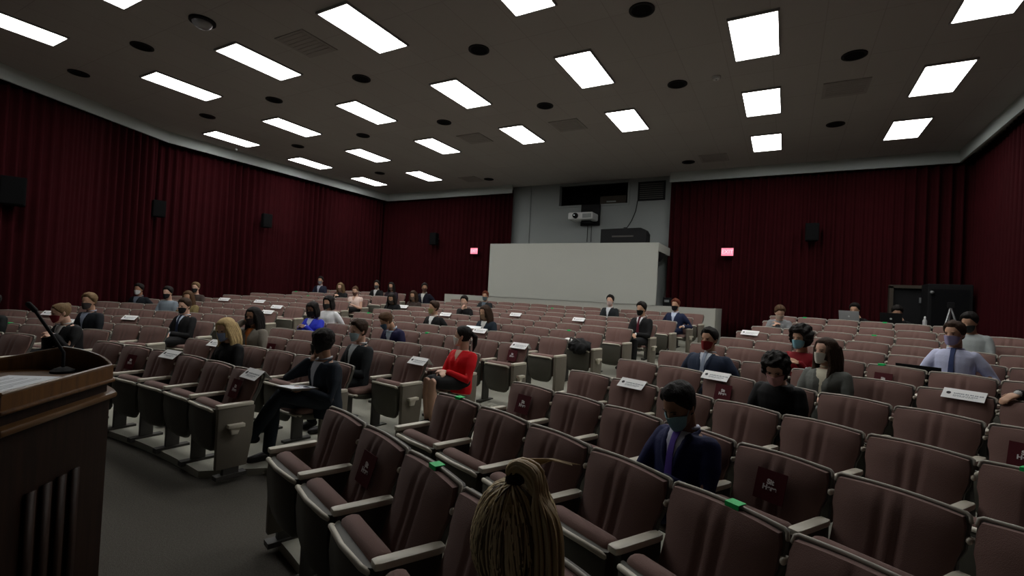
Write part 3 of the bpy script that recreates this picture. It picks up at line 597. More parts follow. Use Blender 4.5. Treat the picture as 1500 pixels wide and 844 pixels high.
# ------------------------------------------------------------------ name cards folded over the seat backs
cm = MB()
A_, B_, D_ = (-.100, .758), (-.012, .830), (.055, .752)
def panel(mb, p, q, w, t=.0015):
    (y0, z0), (y1, z1) = p, q; L = hypot(y1 - y0, z1 - z0); ny, nz_ = -(z1 - z0) / L * t, (y1 - y0) / L * t
    mb.add([(-w, y0, z0), (w, y0, z0), (w, y1, z1), (-w, y1, z1), (-w, y0 + ny, z0 + nz_), (w, y0 + ny, z0 + nz_), (w, y1 + ny, z1 + nz_), (-w, y1 + ny, z1 + nz_)],
           [(0, 3, 2, 1), (4, 5, 6, 7), (0, 1, 5, 4), (2, 3, 7, 6), (1, 2, 6, 5), (0, 4, 7, 3)])
panel(cm, A_, B_, .135); panel(cm, B_, D_, .135); card_m = cm.mesh('folded_sheet', M['card'])
ca = atan2(B_[0] - A_[0], B_[1] - A_[1])
def on_card(mb): return mb.xf(Matrix.Translation((0, A_[0], A_[1])) @ Matrix.Rotation(-ca, 4, 'X'))
sealp = [(.017 * cos(t) * (1 if j % 2 else .8) - .095, .017 * sin(t) * (1 if j % 2 else .8) + .060) for j, t in enumerate(2 * pi * q / 20 for q in range(20))]
XZ = Matrix(((1, 0, 0, 0), (0, 0, -1, 0), (0, 1, 0, 0), (0, 0, 0, 1)))
seal_m = on_card(MB().prism(sealp, .002, .003, XZ)).mesh('seal', M['ink'])
rr = random.Random(4); tb = MB()
for zz, x1, hh in ((.062, .112, .011), (.040, .085, .006), (.028, .060, .004)):
    x = -.062
    while x < x1:
        w = rr.uniform(.006, .012); tb.box(x, x + w, -.003, -.002, zz - hh / 2, zz + hh / 2 * rr.uniform(.6, 1)); x += w + rr.choice((.003, .003, .008))
text_m = on_card(tb).mesh('printed_text', M['ink_grey'])
def card_label(s, k, i, n):
    pos = f'{ORD[n - i] if s != "R" else ORD[i + 1]} seat from the aisle'
    return f'white folded name card on the {pos}, {ORD[k]} row, {blockname[s]}'
for (s, k, i), off in SCD.items():
    q = next(q for q in seats if q[:3] == (s, k, i)); x, y, _ = polar(Rk(k, s), q[3])
    t = thing('name_card', card_label(s, k, i, q[4]), 'name card', (x, y, F(k, s)), -radians(q[3]), 'white name cards on the seat backs')
    for nm, me in (('folded_sheet', card_m), ('seal', seal_m), ('printed_text', text_m)):
        link(nm, me, t, (off, 0, 0))
# ------------------------------------------------------------------ lectern
LC = Vector((-2.84, 1.11, 0)); sd_ = Vector((.66, -.75, 0)).normalized(); wd = Vector((-.75, -.66, 0)).normalized(); LW_, LD, LB = .74, .66, .32
def outline(off=0.):
    P_ = []; w = LW_ + 2 * off; o = LC - wd * off
    P_.append(o + sd_ * (LD + off)); ts = []
    for j in range(19):
        t = j / 18; b = (LB + off) * sin(pi * t) ** .95 * 0 + (LB + off) * 3.5 * t * (1 - t) if 0 < t < 1 else 0
        P_.append(o + wd * w * t - sd_ * b); ts.append(t)
    P_.append(o + wd * w + sd_ * (LD + off))
    return [(p.x, p.y) for p in P_]
def rimz(j):      # height of the raised edge at outline point j
    if j == 0: return -.455
    if j >= 20: return -.50
    t = (j - 1) / 18
    pts_ = [(0, -.45), (.25, -.428), (.5, -.405), (.72, -.445), (1, -.495)]
    for (a, u), (b, v) in zip(pts_, pts_[1:]):
        if a <= t <= b: q = (t - a) / (b - a); return u + (v - u) * q
    return -.45
t = thing('lectern', 'dark wooden bow-fronted lectern with raised edge and mouldings', 'lectern', (0, 0, 0))
oo, oi = outline(0), outline(-.024); n = len(oo)
mb = MB()
def wallrun(mb, js):
    vs = []; m = len(js)
    for j in js:
        z = rimz(j) + CH; vs += [(*oo[j], z), (*oi[j], z), (*oi[j], 1.14), (*oo[j], 1.14)]
    fs = []
    for a in range(m - 1):
        for q in range(4): fs.append((a * 4 + q, a * 4 + (q + 1) % 4, (a + 1) * 4 + (q + 1) % 4, (a + 1) * 4 + q))
    fs += [(0, 1, 2, 3), ((m - 1) * 4, (m - 1) * 4 + 1, (m - 1) * 4 + 2, (m - 1) * 4 + 3)]
    mb.add(vs, fs)
wallrun(mb, list(range(0, 21))); mb.obj('raised_edge', M['wood'], t, angle=35)
mb = MB(); js = list(range(0, 21)); vs = []
for j in js:
    z = rimz(j) + CH; c_ = Vector(oo[j]).lerp(Vector(oi[j]), .5)
    vs.append((c_.x, c_.y, z + .002))
mb.tube(vs, .010, 8).obj('edge_bead', M['wood_trim'], t, smooth=True)
MB().prism(outline(-.02), 1.125, 1.150).obj('reading_board', M['wood'], t, bevel=.002)
MB().prism(outline(.012), 1.136, 1.152).obj('upper_moulding', M['wood'], t, bevel=.008, angle=40)
MB().prism(outline(-.022), 1.088, 1.137).obj('recessed_band', M['wood_dark'], t)
MB().prism(outline(.022), 1.060, 1.089).obj('lower_moulding', M['wood_trim'], t, bevel=.010, angle=40)
MB().prism(outline(-.008), .08, 1.062).obj('body', M['wood_dark'], t, angle=30)
MB().prism(outline(.02), 0., .09).obj('plinth', M['wood'], t, bevel=.01, angle=40)
mb = MB()
for q in range(4):
    p0 = LC + sd_ * (.24 + .085 * q); n_ = -wd * -.003; e_ = sd_ * .022
    mb.prism([((p0 - e_ + n_).x, (p0 - e_ + n_).y), ((p0 - e_ - n_ * 3).x, (p0 - e_ - n_ * 3).y), ((p0 + e_ - n_ * 3).x, (p0 + e_ - n_ * 3).y), ((p0 + e_ + n_).x, (p0 + e_ + n_).y)], .14, .80)
mb.obj('fluting', M['wood_dark'], t, smooth=True)
# papers and microphone on it
def quad3(pts, th):
    mb = MB(); n = len(pts); mb.add([(*p[:2], p[2]) for p in pts] + [(*p[:2], p[2] + th) for p in pts], [tuple(range(n))[::-1], tuple(range(n, 2 * n))] + [(i, (i + 1) % n, n + (i + 1) % n, n + i) for i in range(n)]); return mb
pt_ = thing('paper_sheets', 'white printed pages lying on the lectern reading board', 'paper', (0, 0, 0))
pz = 1.152
pc = [(-2.60, .50, pz), (-2.99, .965, pz), (-3.17, .83, pz), (-2.78, .365, pz)]
quad3(pc, .006).obj('sheet', M['paper'], pt_)
mb = MB(); a_, b_, c_, d_ = [Vector(p) for p in pc]
for q in range(10):
    u = .10 + .085 * q; s0 = a_.lerp(d_, u) ; s1 = b_.lerp(c_, u); e0 = s0.lerp(s1, .08); e1 = s0.lerp(s1, .90 if q % 3 else .6); w = (d_ - a_).normalized() * .005
    mb.add([(*(e0)[:2], pz + .0065), (*(e1)[:2], pz + .0065), (*(e1 + w)[:2], pz + .0065), (*(e0 + w)[:2], pz + .0065)], [(0, 1, 2, 3)])
mb.obj('printed_lines', M['ink_grey'], pt_)
mt_ = thing('gooseneck_microphone', 'black gooseneck microphone rising from the lectern front', 'microphone', (-3.15, 1.02, 1.151))
MB().rings([[(r * cos(2 * pi * k / 20), r * sin(2 * pi * k / 20), z) for k in range(20)] for r, z in ((.05, 0), (.05, .012), (.02, .028))]).obj('base', M['black'], mt_, angle=40)
tip = Vector((TIPX := -3.235, TIPY := .925, 1.66 - .20)) - Vector((-3.15, 1.02, 1.151))
MB().tube([(0, 0, .02), (-.005, 0, .10), tip * .55 + Vector((.012, .012, .02)), tip], .0075, 8).obj('gooseneck', M['black'], mt_, smooth=True)
MB().tube([tip, tip + Vector((-.012, -.022, .03))], .012, 10).obj('microphone_head', M['black'], mt_, smooth=True)
# ------------------------------------------------------------------ back table for the two operators
a0, a1 = 17.9, 22.9; Rt = Rk(12) + .42
t = thing('back_table', 'long black table behind the last row holding two laptops', 'table', (*polar(Rt - .16, 20.4)[:2], .70), -radians(20.4))
MB().box(-.95, .95, -.2, .2, .735, .765).obj('tabletop', M['black'], t)
for sx in (-.88, .88):
    for sy in (-.15, .15): MB().box(sx - .02, sx + .02, sy - .02, sy + .02, 0, .735).obj('leg', M['leg_metal'], t)
def laptop(loc, rz, mat, label, open_=105, s=1.):
    t = thing('laptop', label, 'laptop', loc, rz)
    MB().box(-.165 * s, .165 * s, -.11, .11, 0, .016).obj('keyboard_base', M[mat], t, bevel=.004)
    a = radians(open_ - 90)
    lid = MB().box(-.165 * s, .165 * s, -.004, .004, 0, .22, Matrix.Translation((0, -.11, .016)) @ Matrix.Rotation(a, 4, 'X')).obj('lid', M[mat], t)
    MB().ell((0, 0, 0), (.018, .003, .018), 12, 6, Matrix.Identity(4)).xf(Matrix.Translation((0, -.11, .016)) @ Matrix.Rotation(a, 4, 'X') @ Matrix.Translation((0, -.005, .11))).obj('lid_logo', M['white_plastic'], lid)
    return t
def at_seat(k, a, x, y, z, sec='R'):
    R = Rk(k, sec); bx, by, _ = polar(R, a); r = -radians(a); c, s_ = cos(r), sin(r)
    zz = (F(k, sec) if k <= 12 else .70)
    return (bx + x * c - y * s_, by + x * s_ + y * c, zz + z)
laptop(at_seat(13, 19.0, 0, -.60, .768), -radians(19), 'laptop_grey', 'open grey laptop on the back table below a dark-haired person')
laptop(at_seat(13, 20.9, 0, -.60, .768), -radians(20.9), 'black', 'open black laptop on the back table next to a white bottle')
laptop(at_seat(8, 25.6, -.04, -.62, .54), -radians(25.6), 'black', 'black laptop open before the person in the lilac shirt', 100, 1.15)
def bottle(loc, label):
    t = thing('bottle', label, 'bottle', loc)
    MB().rings([[(r * cos(2 * pi * k / 12), r * sin(2 * pi * k / 12), z) for k in range(12)] for r, z in ((.03, 0), (.032, .01), (.032, .12), (.014, .155), (.014, .17))]).obj('bottle_body', M['white_plastic'], t, smooth=True)
    MB().tube([(0, 0, .172), (0, 0, .185)], .015, 10).obj('cap', M['card'], t)
bottle(at_seat(13, 22.2, 0, -.58, .768), 'small white bottle on the back table between laptop and doorway')
# ------------------------------------------------------------------ people
HR = [(-.118, -.060, .014, .012), (-.108, -.052, .036, .034), (-.085, -.036, .052, .055), (-.055, -.020, .060, .073), (-.02, -.006, .067, .088), (.015, .002, .072, .095),
      (.05, .007, .074, .098), (.08, .009, .066, .088), (.102, .010, .048, .066), (.117, .010, .026, .038), (.122, .010, .008, .012)]
def head_at(z):
    if z <= HR[0][0]: return HR[0][1:]
    for a, b in zip(HR, HR[1:]):
        if z <= b[0]:
            q = (z - a[0]) / (b[0] - a[0]); return tuple(a[i] + (b[i] - a[i]) * q for i in (1, 2, 3))
    return HR[-1][1:]
def head_surf(az, z, off=0.):        # az 0 = face front (-y), degrees towards +x
    cy, hx, hy = head_at(z); a = radians(az)
    return Vector((sin(a) * (hx + off), cy - cos(a) * (hy + off), z))
TR = [(-.10, .165, .115), (-.02, .172, .122), (.08, .155, .110), (.18, .158, .115), (.27, .175, .120), (.34, .178, .110), (.385, .140, .090), (.42, .085, .068), (.44, .055, .055)]
def torso_at(z, g=0.):
    z = max(TR[0][0], min(TR[-1][0], z))
    for a, b in zip(TR, TR[1:]):
        if z <= b[0]:
            q = (z - a[0]) / (b[0] - a[0]); return a[1] + (b[1] - a[1]) * q + g, a[2] + (b[2] - a[2]) * q + g
def torso(mb, mt, g=0., w=1., z0=-.10, z1=.44, fem=False):
    rs = []
    for i in range(15):
        z = z0 + (z1 - z0) * i / 14; hx, hy = torso_at(z, g); rs.append([])
        for k in range(22):
            a = 2 * pi * k / 22; y = -cos(a) * hy; x = sin(a) * hx * w
            x = math.copysign(abs(x) ** .92 * (hx * w) ** .08, x) if x else 0
            if fem and y < 0 and .18 < z < .34: y -= .026 * exp(-((abs(x) - .07) / .045) ** 2) * sin(pi * (z - .18) / .16)
            rs[-1].append(mt @ Vector((x, y, z)))
    mb.rings(rs)
def ik(S, W, hint, l1=.275, l2=.25):
    S, W = Vector(S), Vector(W); d = W - S; L = d.length
    if L > (l1 + l2) * .985: W = S + d.normalized() * (l1 + l2) * .985; d = W - S; L = d.length
    a = (l1 * l1 - l2 * l2 + L * L) / (2 * L); h = sqrt(max(0, l1 * l1 - a * a)); u = d / L
    p = Vector(hint) - u * u.dot(Vector(hint)); return S + u * a + p.normalized() * h, W
def hand(mb, W, d, n, side, curl=.6, s=1.):
    """palm + four unequal fingers + thumb; d along the hand, n out of the back of the hand."""
    d = d.normalized(); n = (n - d * n.dot(d)).normalized(); t = d.cross(n) * side          # t towards the thumb side
    mt = Matrix((( *( (t.x, d.x, n.x)), 0), ((t.y, d.y, n.y)[0], d.y, n.y, 0), (t.z, d.z, n.z, 0), (0, 0, 0, 1)))
    mb.ell(W + d * .045 * s, (.040 * s, .052 * s, .016 * s), 12, 8, mt)
    for q, (o, L) in enumerate(((.028, .068), (.010, .076), (-.009, .070), (-.027, .054))):
        p = W + (d * .080 + t * o) * s; c1 = curl * .5; c2 = curl * 1.4
        m1 = p + (d * cos(c1) - n * sin(c1)) * L * .52 * s; m2 = m1 + (d * cos(c2) - n * sin(c2)) * L * .48 * s
        mb.tube([p - d * .012, m1, m2], [.0088 * s, .0082 * s, .0068 * s], 7)
    p = W + (d * .022 + t * .028) * s
    m1 = p + (d * .55 + t * .75 - n * .25).normalized() * .036 * s; mb.tube([p, m1, m1 + (d * .9 + t * .25 - n * .3).normalized() * .030 * s], [.012 * s, .010 * s, .008 * s], 7)
def catmull(P_, n=3):
    o = []; Q = [P_[0]] + list(P_) + [P_[-1]]
    for i in range(1, len(Q) - 2):
        a, b, c, d = Q[i - 1:i + 3]
        for j in range(n):
            t = j / n; o.append(.5 * ((2 * b) + (c - a) * t + (2 * a - 5 * b + 4 * c - d) * t * t + (3 * b - a - 3 * c + d) * t ** 3))
    return o + [P_[-1]]
def build_person(p):
    det = p['det']; vox = {1: .013, 2: .0085, 3: .006}[det]
    rng = random.Random(p['id'] * 13 + 5); skin = cmat(SK[p['skin']], kind='skin'); hairm = cmat(HC[p['hc']], kind='hair')
    k, s, a = p['k'], p['s'], p['a']; R = Rk(k, s); fz_ = F(k, s) if k <= 12 else .705
    R += p.get('dR', 0)
    root = thing('person', p['lab'], 'person', (*polar(R, a)[:2], fz_), -radians(a), 'audience seated in the hall')
    lean = p['lean']; w = p.get('wide', 1.)
    zp = .50; yp = -.27 + (.0 if lean > -6 else -.05)
    # shift the whole trunk a little so that the head stands at its height
    hh = zp + .47 * cos(radians(lean)) + .095 * cos(radians(max(0, p['pit']) * .8)); zp += max(-.05, min(.18, p['h'] - hh))
    T = Matrix.Translation((0, yp, zp)) @ Matrix.Rotation(radians(p.get('twist', 0)), 4, 'Z') @ Matrix.Rotation(radians(lean), 4, 'X')
    nb = T @ Vector((0, 0, .41)); nt_ = T @ Vector((0, -.012 - .0006 * max(0, p['pit']), .485))
    Hm = Matrix.Translation(nt_) @ Matrix.Rotation(radians(p['yaw']), 4, 'Z') @ Matrix.Rotation(radians(p['pit']), 4, 'X') @ Matrix.Translation((0, -.020, .095))
    if p['hair'] == 'ponytail': Hm = Matrix.Translation((-.0, -.0, 0)) @ Hm
    sh = [T @ Vector((sx * .165 * w, 0, .345)) for sx in (-1, 1)]
    fwd = -1
    W = {'lap': [(-.035, yp - .27, .615), (.045, yp - .25, .63)], 'lapwide': [(-.10, yp - .30, .60), (.06, yp - .24, .64)],
         'armrest': [(-.245, yp - .13, .62), (.245, yp - .13, .62)], 'wide': [(-.20, yp - .30, .62), (.26, yp - .16, .62)],
         'desk': [(-.13, yp - .22, .85), (.13, yp - .22, .85)], 'chest': [(-.05, yp - .26, .74), (.06, yp - .24, .76)]}.get(p['arms'])
    mouth = Hm @ Vector((0, -.12, -.10))
    if p['arms'] == 'chin': W = [tuple(mouth + Vector((-.01, -.005, -.07))), (.06, yp - .27, .63)]
    if p['arms'] == 'face': W = [tuple(Hm @ Vector((-.10, -.06, -.06))), (.08, yp - .25, .70)]
    if p['arms'] == 'reach': W = [(-.36, -.86, .785), (.10, yp - .25, .63)]
    W = [Vector(q) for q in W]; arms = []
    for sx, S, w_ in zip((-1, 1), sh, W):
        hint = (sx * .55, .25, -.9); E_, w2 = ik(S, w_, hint); arms.append((sx, S, E_, w2))
    # legs
    cross = p.get('legs') == 'cross'; legs = []
    for sx in (-1, 1):
        hip = Vector((sx * .085, yp - .02, zp - .03)); hip.z = .495
        kn = Vector((sx * .11, yp - .44, .515)); an = Vector((sx * .115, yp - .47, .095))
        if p.get('legs') == 'skirt': kn = Vector((sx * .05 - .02, yp - .45, .53)); an = Vector((sx * .04 - .05, yp - .40, .10))
        if cross and sx == 1: kn = Vector((-.01, yp - .45, .600)); an = Vector((-.17, yp - .60, .24))
        legs.append((hip, kn, an))
    # --- skin body: one continuous surface
    mb = MB(); torso(mb, T, -.020, w)
    mb.tube([T @ Vector((0, .0, .38)), nt_ + (Hm.to_3x3() @ Vector((0, .005, .02)))], [.058, .052], 12)
    rs = []
    for z, cy, hx, hy in HR:
        row = []
        for q in range(24):
            az = 360 * q / 24; v = head_surf(az, z)
            f_ = max(0., cos(radians(az)))
            v.y += .010 * exp(-((z - .008) / .016) ** 2) * exp(-((abs(v.x) - .031) / .014) ** 2) * (f_ > .3)      # eye sockets
            row.append(Hm @ v)
        rs.append(row)
    mb.rings(rs)
    hd = MB(); hd.tube([(0, -.088, .012), (0, -.108, -.022), (0, -.104, -.032)], [.008, .013, .011], 8)
    hd.ell((-.012, -.100, -.033), (.008, .009, .007), 8, 5).ell((.012, -.100, -.033), (.008, .009, .007), 8, 5)
    hd.ell((0, -.090, -.060), (.024, .010, .0055), 10, 5).ell((0, -.088, -.071), (.020, .010, .006), 10, 5)
    hd.ell((-.030, -.084, .026), (.020, .009, .006), 8, 5).ell((.030, -.084, .026), (.020, .009, .006), 8, 5)
    for sx in (-1, 1):
        hd.ell((sx * .076, .010, -.006), (.008, .019, .031), 10, 7).ell((sx * .082, .016, .006), (.006, .017, .020), 8, 5)
    mb.add([Hm @ Vector(v) for v in hd.v], hd.f)
    for sx, S, E_, w2 in arms:
        mb.tube([S, S.lerp(E_, .35), E_, E_.lerp(w2, .3), w2], [.040, .040, .034, .034, .025], 10)
        d = (w2 - E_).normalized(); n_ = Vector((0, -.25, 1.)) if p['arms'] not in ('chin', 'face') or sx > 0 else Vector((-sx * -.3, -1, .1))
        if p['arms'] in ('lap', 'chest'): d = (d + Vector((-sx * .75, -.15, -.1))).normalized()
        if p['arms'] == 'reach' and sx < 0: d = Vector((-.5, -.7, -.35)); n_ = Vector((0, -.3, 1))
        hand(mb, w2, d, n_, -sx, 1.0 if p['arms'] in ('chin', 'face') else .65)
    for hip, kn, an in legs:
        mb.tube([hip, hip.lerp(kn, .5), kn, kn.lerp(an, .3), an], [.080, .070, .052, .052, .034], 12)
        fd = Vector((0, -1, -.02)) if not (cross and an.z > .2) else Vector((-.45, -.8, .15))
        mb.tube([an + Vector((0, .02, -.045)), an + fd * .10 + Vector((0, 0, -.055))], [.030, .028], 8)
    mb.obj('body', skin, root, voxel=vox, sm=2)
    # --- clothing
    top = p['top']; col = cmat(p['col']); J = MB(); fem = p['hair'] in ('long', 'pony', 'bob', 'afro', 'bun') or top == 'blouse'
    g = .016 if top == 'suit' else .009
    torso(J, T, g, w, -.12 if top == 'suit' else -.09, .40 if top == 'suit' else .412, fem)
    sleeveless = p['lab'].startswith('person in sleeveless')
    for sx, S, E_, w2 in arms:
        if sleeveless: J.tube([S, S.lerp(E_, .15)], [.062, .055], 10); continue
        w3 = E_.lerp(w2, .93); r = (.068, .062, .052, .044) if top == 'suit' else (.066, .060, .050, .040)
        J.tube([S + Vector((-sx * .02, 0, .0)), S.lerp(E_, .4), E_, w3], r, 14)
    if top == 'suit':
        for sx in (-1, 1):      # lapels and collar
            pts = []
            for q in range(7):
                t = q / 6; z = .405 - .27 * t; x = sx * (.062 * (1 - t) ** .8 + .004); hx, hy = torso_at(z, g); pts.append(T @ Vector((x * 1.12, -hy * sqrt(max(0, 1 - (x / hx) ** 2)) - .004, z)))
            J.tube(pts, [.012, .016, .021, .022, .018, .012, .007], 8, flat=.5, up=(1, 0, 0))
        J.tube([T @ Vector((sx * .070, -.045 + .02 * abs(sx), .405)) for sx in (-1,)] + [T @ Vector((-.066, .02, .425)), T @ Vector((0, .062, .432)), T @ Vector((.066, .02, .425)), T @ Vector((.070, -.045, .405))], .012, 8)
    else:
        rs_ = [T @ Vector((.062 * sin(2 * pi * q / 12), -.058 * cos(2 * pi * q / 12), .412 - .012 * cos(2 * pi * q / 12))) for q in range(13)]
        if top != 'blouse': J.tube(rs_, .011, 8)
    hem = T @ Vector((0, -.02, -.09)); J.ell(Vector((0, yp - .02, max(.50, zp - .0))), (.178 * w, .135, .075), 18, 8)
    J.obj({'suit': 'jacket', 'knit': 'shirt', 'blouse': 'blouse'}[top], col, root, voxel=max(.0085, vox), sm=3)
    def chestpatch(name, mat, xw, z0, z1, off, th=.005):
        mbp = MB(); fr_, bk_ = [], []
        for j in range(9):
            z = z0 + (z1 - z0) * j / 8; ww = xw(j / 8); r1, r2 = [], []
            hx, hy = torso_at(z, g); hx *= w
            for i in range(7):
                x = ww * (-1 + 2 * i / 6); y = -hy * sqrt(max(0, 1 - (x / hx) ** 2)); r1.append(T @ Vector((x, y - off, z))); r2.append(T @ Vector((x, y - off + th + .012, z)))
            fr_.append(r1); bk_.append(r2)
        loops = [r + b[::-1] for r, b in zip(fr_, bk_)]
        mbp.rings(loops); return mbp.obj(name, mat, root, angle=50)
    if top == 'suit' and p.get('shirt'):
        chestpatch('shirt_front', cmat(p['shirt']), lambda t: .010 + .058 * t ** .8, .13, .412, .0045)
        cb = MB(); cb.tube([T @ Vector((.056 * sin(q), -.055 * cos(q) + .004, .432 + .012 * (1 - cos(q)) / 2)) for q in (radians(-150 + 300 * i / 12) for i in range(13))], .011, 7); cb.obj('shirt_collar', cmat(p['shirt']), root, smooth=True)
        for sx, S, E_, w2 in arms:
            MB().tube([E_.lerp(w2, .90), E_.lerp(w2, .985)], .034, 12).obj('shirt_cuff', cmat(p['shirt']), root, smooth=True)
    if p.get('tie'):
        chestpatch('tie', cmat(p['tie']), lambda t: .026 - .012 * t if t < .85 else .020, .12, .425, .011)
    if top == 'blouse':
        chestpatch('neckline', skin, lambda t: .004 + .045 * t, .26, .412, .003, .004)
    if top == 'knit' and p['lab'].startswith('person in pale lilac'):
        MB().tube([T @ Vector((.062 * sin(q), -.060 * cos(q), .420)) for q in (radians(20 + 320 * i / 12) for i in range(13))], .014, 7).obj('collar', col, root, smooth=True)
    L = MB(); skirt = p.get('legs') == 'skirt'
    L.ell(Vector((0, yp + .0, .495)), (.170 * w, .130, .088), 18, 8)
    for hip, kn, an in legs:
        if skirt: L.tube([hip, hip.lerp(kn, .5), hip.lerp(kn, .86)], [.096, .086, .074], 14)
        else: L.tube([hip, hip.lerp(kn, .5), kn, kn.lerp(an, .4), an + Vector((0, 0, -.01))], [.096, .084, .066, .062, .052], 14)
    L.obj('skirt' if skirt else 'trousers', cmat(BLACK if skirt or top != 'suit' else tuple(c * .9 for c in p['col'])) if p['col'][2] < .2 or skirt else cmat(CHAR), root, voxel=max(.010, vox), sm=3)
    for (hip, kn, an) in legs:
        fd = Vector((0, -1, 0)) if not (cross and an.z > .2) else Vector((-.45, -.8, .12)).normalized()
        b0 = an + Vector((0, .035, -.050)); S_ = MB(); S_.tube([b0, b0 + fd * .10 + Vector((0, 0, -.004)), b0 + fd * .20 + Vector((0, 0, -.010))], [.037, .040, .030], 12, flat=1.)
        S_.tube([an + Vector((0, .012, -.005)), b0 + fd * .03 + Vector((0, 0, .01))], [.040, .040], 10)
        S_.obj('shoe', cmat((.012, .011, .011), .35), root, voxel=.009 if det > 1 else .013, sm=2)
    # --- hair
    hs = p['hair']; th = {'short': .016, 'long': .019, 'pony': .014, 'ponytail': .010, 'bun': .013, 'curly': .032, 'afro': .050, 'afro_s': .026, 'bob': .028}[hs]
    ns = {'short': 60, 'curly': 42, 'afro': 40, 'afro_s': 45, 'bob': 40}.get(hs, 30); na = {'curly': .95, 'afro': .55, 'afro_s': .45}.get(hs, .18)
    Hh = MB(); rs = []
    zs = [-.115 + .0095 * i for i in range(27)]
    for z in zs:
        row = []; zz = min(z, .1215)
        nq = 160 if hs == 'ponytail' else 40
        for q in range(nq):
            az = 360 * q / nq; aa = abs((az + 180) % 360 - 180)
            line = .074 if aa < 35 else .074 - (aa - 35) / 40 * .068 if aa < 75 else .006 - (aa - 75) / 35 * .070 if aa < 110 else -.064 - (aa - 110) / 70 * .012
            if hs in ('curly', 'afro', 'bob', 'afro_s'): line -= .010 if aa < 60 else .045
            if hs == 'ponytail' and aa > 105: line -= .03
            if hs in ('long',) and aa > 50: line = min(line, -.09 + .0)
            e = (zz - line) / .022; e = max(0., min(1., e)); e = e * e * (3 - 2 * e)
            off = -.010 + (th + .010) * e
            v = head_surf(az, zz, 0)
            c = Vector((0, .008, 0)); dirv = (v - Vector((0, .008, min(zz, .02)))).normalized()
            nz_ = 1 + na * noise.noise(v * ns + Vector((p['id'] * 3.3, 0, 0))) * e
            v = v + dirv * off * nz_
            if hs == 'short': v += dirv * e * (.010 * max(0, zz / .12) + .006 * noise.noise(v * 45 + Vector((p['id'], 0, 0)))); v.z += .012 * e * max(0., cos(radians(aa)))
            if hs in ('pony', 'ponytail', 'bun'): v += dirv * .0016 * e * sin(radians(az) * (34 if hs == 'ponytail' else 16) + 6 * noise.noise(v * 14)) * min(1, max(0, (.125 - zz) / .04))
            row.append(Hm @ v)
        rs.append(row)
        if z > .1215: break
    Hh.rings(rs)
    hv = MB()
    if hs == 'long':
        for sx in (-1, 1):
            for q in range(6):
                y0 = -.045 + .022 * q; hv.tube([(sx * .074, y0, .03), (sx * .082, y0 + .01, -.05), (sx * (.088 + .006 * (q % 2)), y0 + .012, -.14), (sx * (.080 + .01 * rng.random()), y0 - .03, -.25 - .03 * rng.random()), (sx * .072, y0 - .045, -.31 - .04 * rng.random())], [.020, .024, .024, .021, .008], 8)
        for q in range(7):
            x = -.066 + .022 * q; hv.tube([(x, .09, .04), (x * 1.08, .105, -.06), (x * 1.12, .10, -.17), (x * 1.1, .095, -.25 - .02 * (q % 2))], [.022, .026, .024, .010], 8)
    elif hs == 'bob':
        for q in range(13):
            a_ = radians(70 + 220 * q / 12); hv.tube([(sin(a_) * .078, .008 - cos(a_) * .095, .02), (sin(a_) * .092, .008 - cos(a_) * .105, -.06), (sin(a_) * .090, .008 - cos(a_) * .10, -.13)], [.026, .028, .016], 8)
    elif hs == 'pony':
        hv.ell((0, .115, .035), (.03, .03, .03)); hv.tube([(0, .12, .035), (0, .155, .0), (0, .15, -.09), (0, .13, -.17)], [.026, .034, .030, .010], 10)
    elif hs == 'bun': hv.ell((0, .085, .085), (.040, .040, .036), nz=.3, ns=60)
    elif hs == '_':
        for q in range(11):    # strands sweeping from the band over and down the back
            o = (q - 5) * .0045; r_ = rng.random() * .010
            hv.tube([(.004, .048 + o * .6, .122), (.006 + r_, .050 + o, .158), (-.025, .052 + o * 1.3, .182 + r_ - abs(o) * .6), (-.070 - r_, .056 + o * 1.7, .158), (-.104, .056 + o * 1.8, .085), (-.118 - r_, .050 + o * 1.8, -.01), (-.122, .044 + o * 1.5, -.12), (-.118 - r_, .04 + o, -.24 - r_ * 4)], [.010, .012, .013, .014, .014, .013, .012, .004], 7)
        hv.tube([(-.01, .05, .18), (-.035, .03, .200), (-.07, -.01, .212), (-.105, -.04, .208)], [.006, .005, .004, .002], 6)
    if hv.v: Hh.add([Hm @ Vector(v) for v in hv.v], hv.f)
    Hh.obj('hair', hairm, root, voxel={1: .010, 2: .0065, 3: .0036}[det], sm=1)
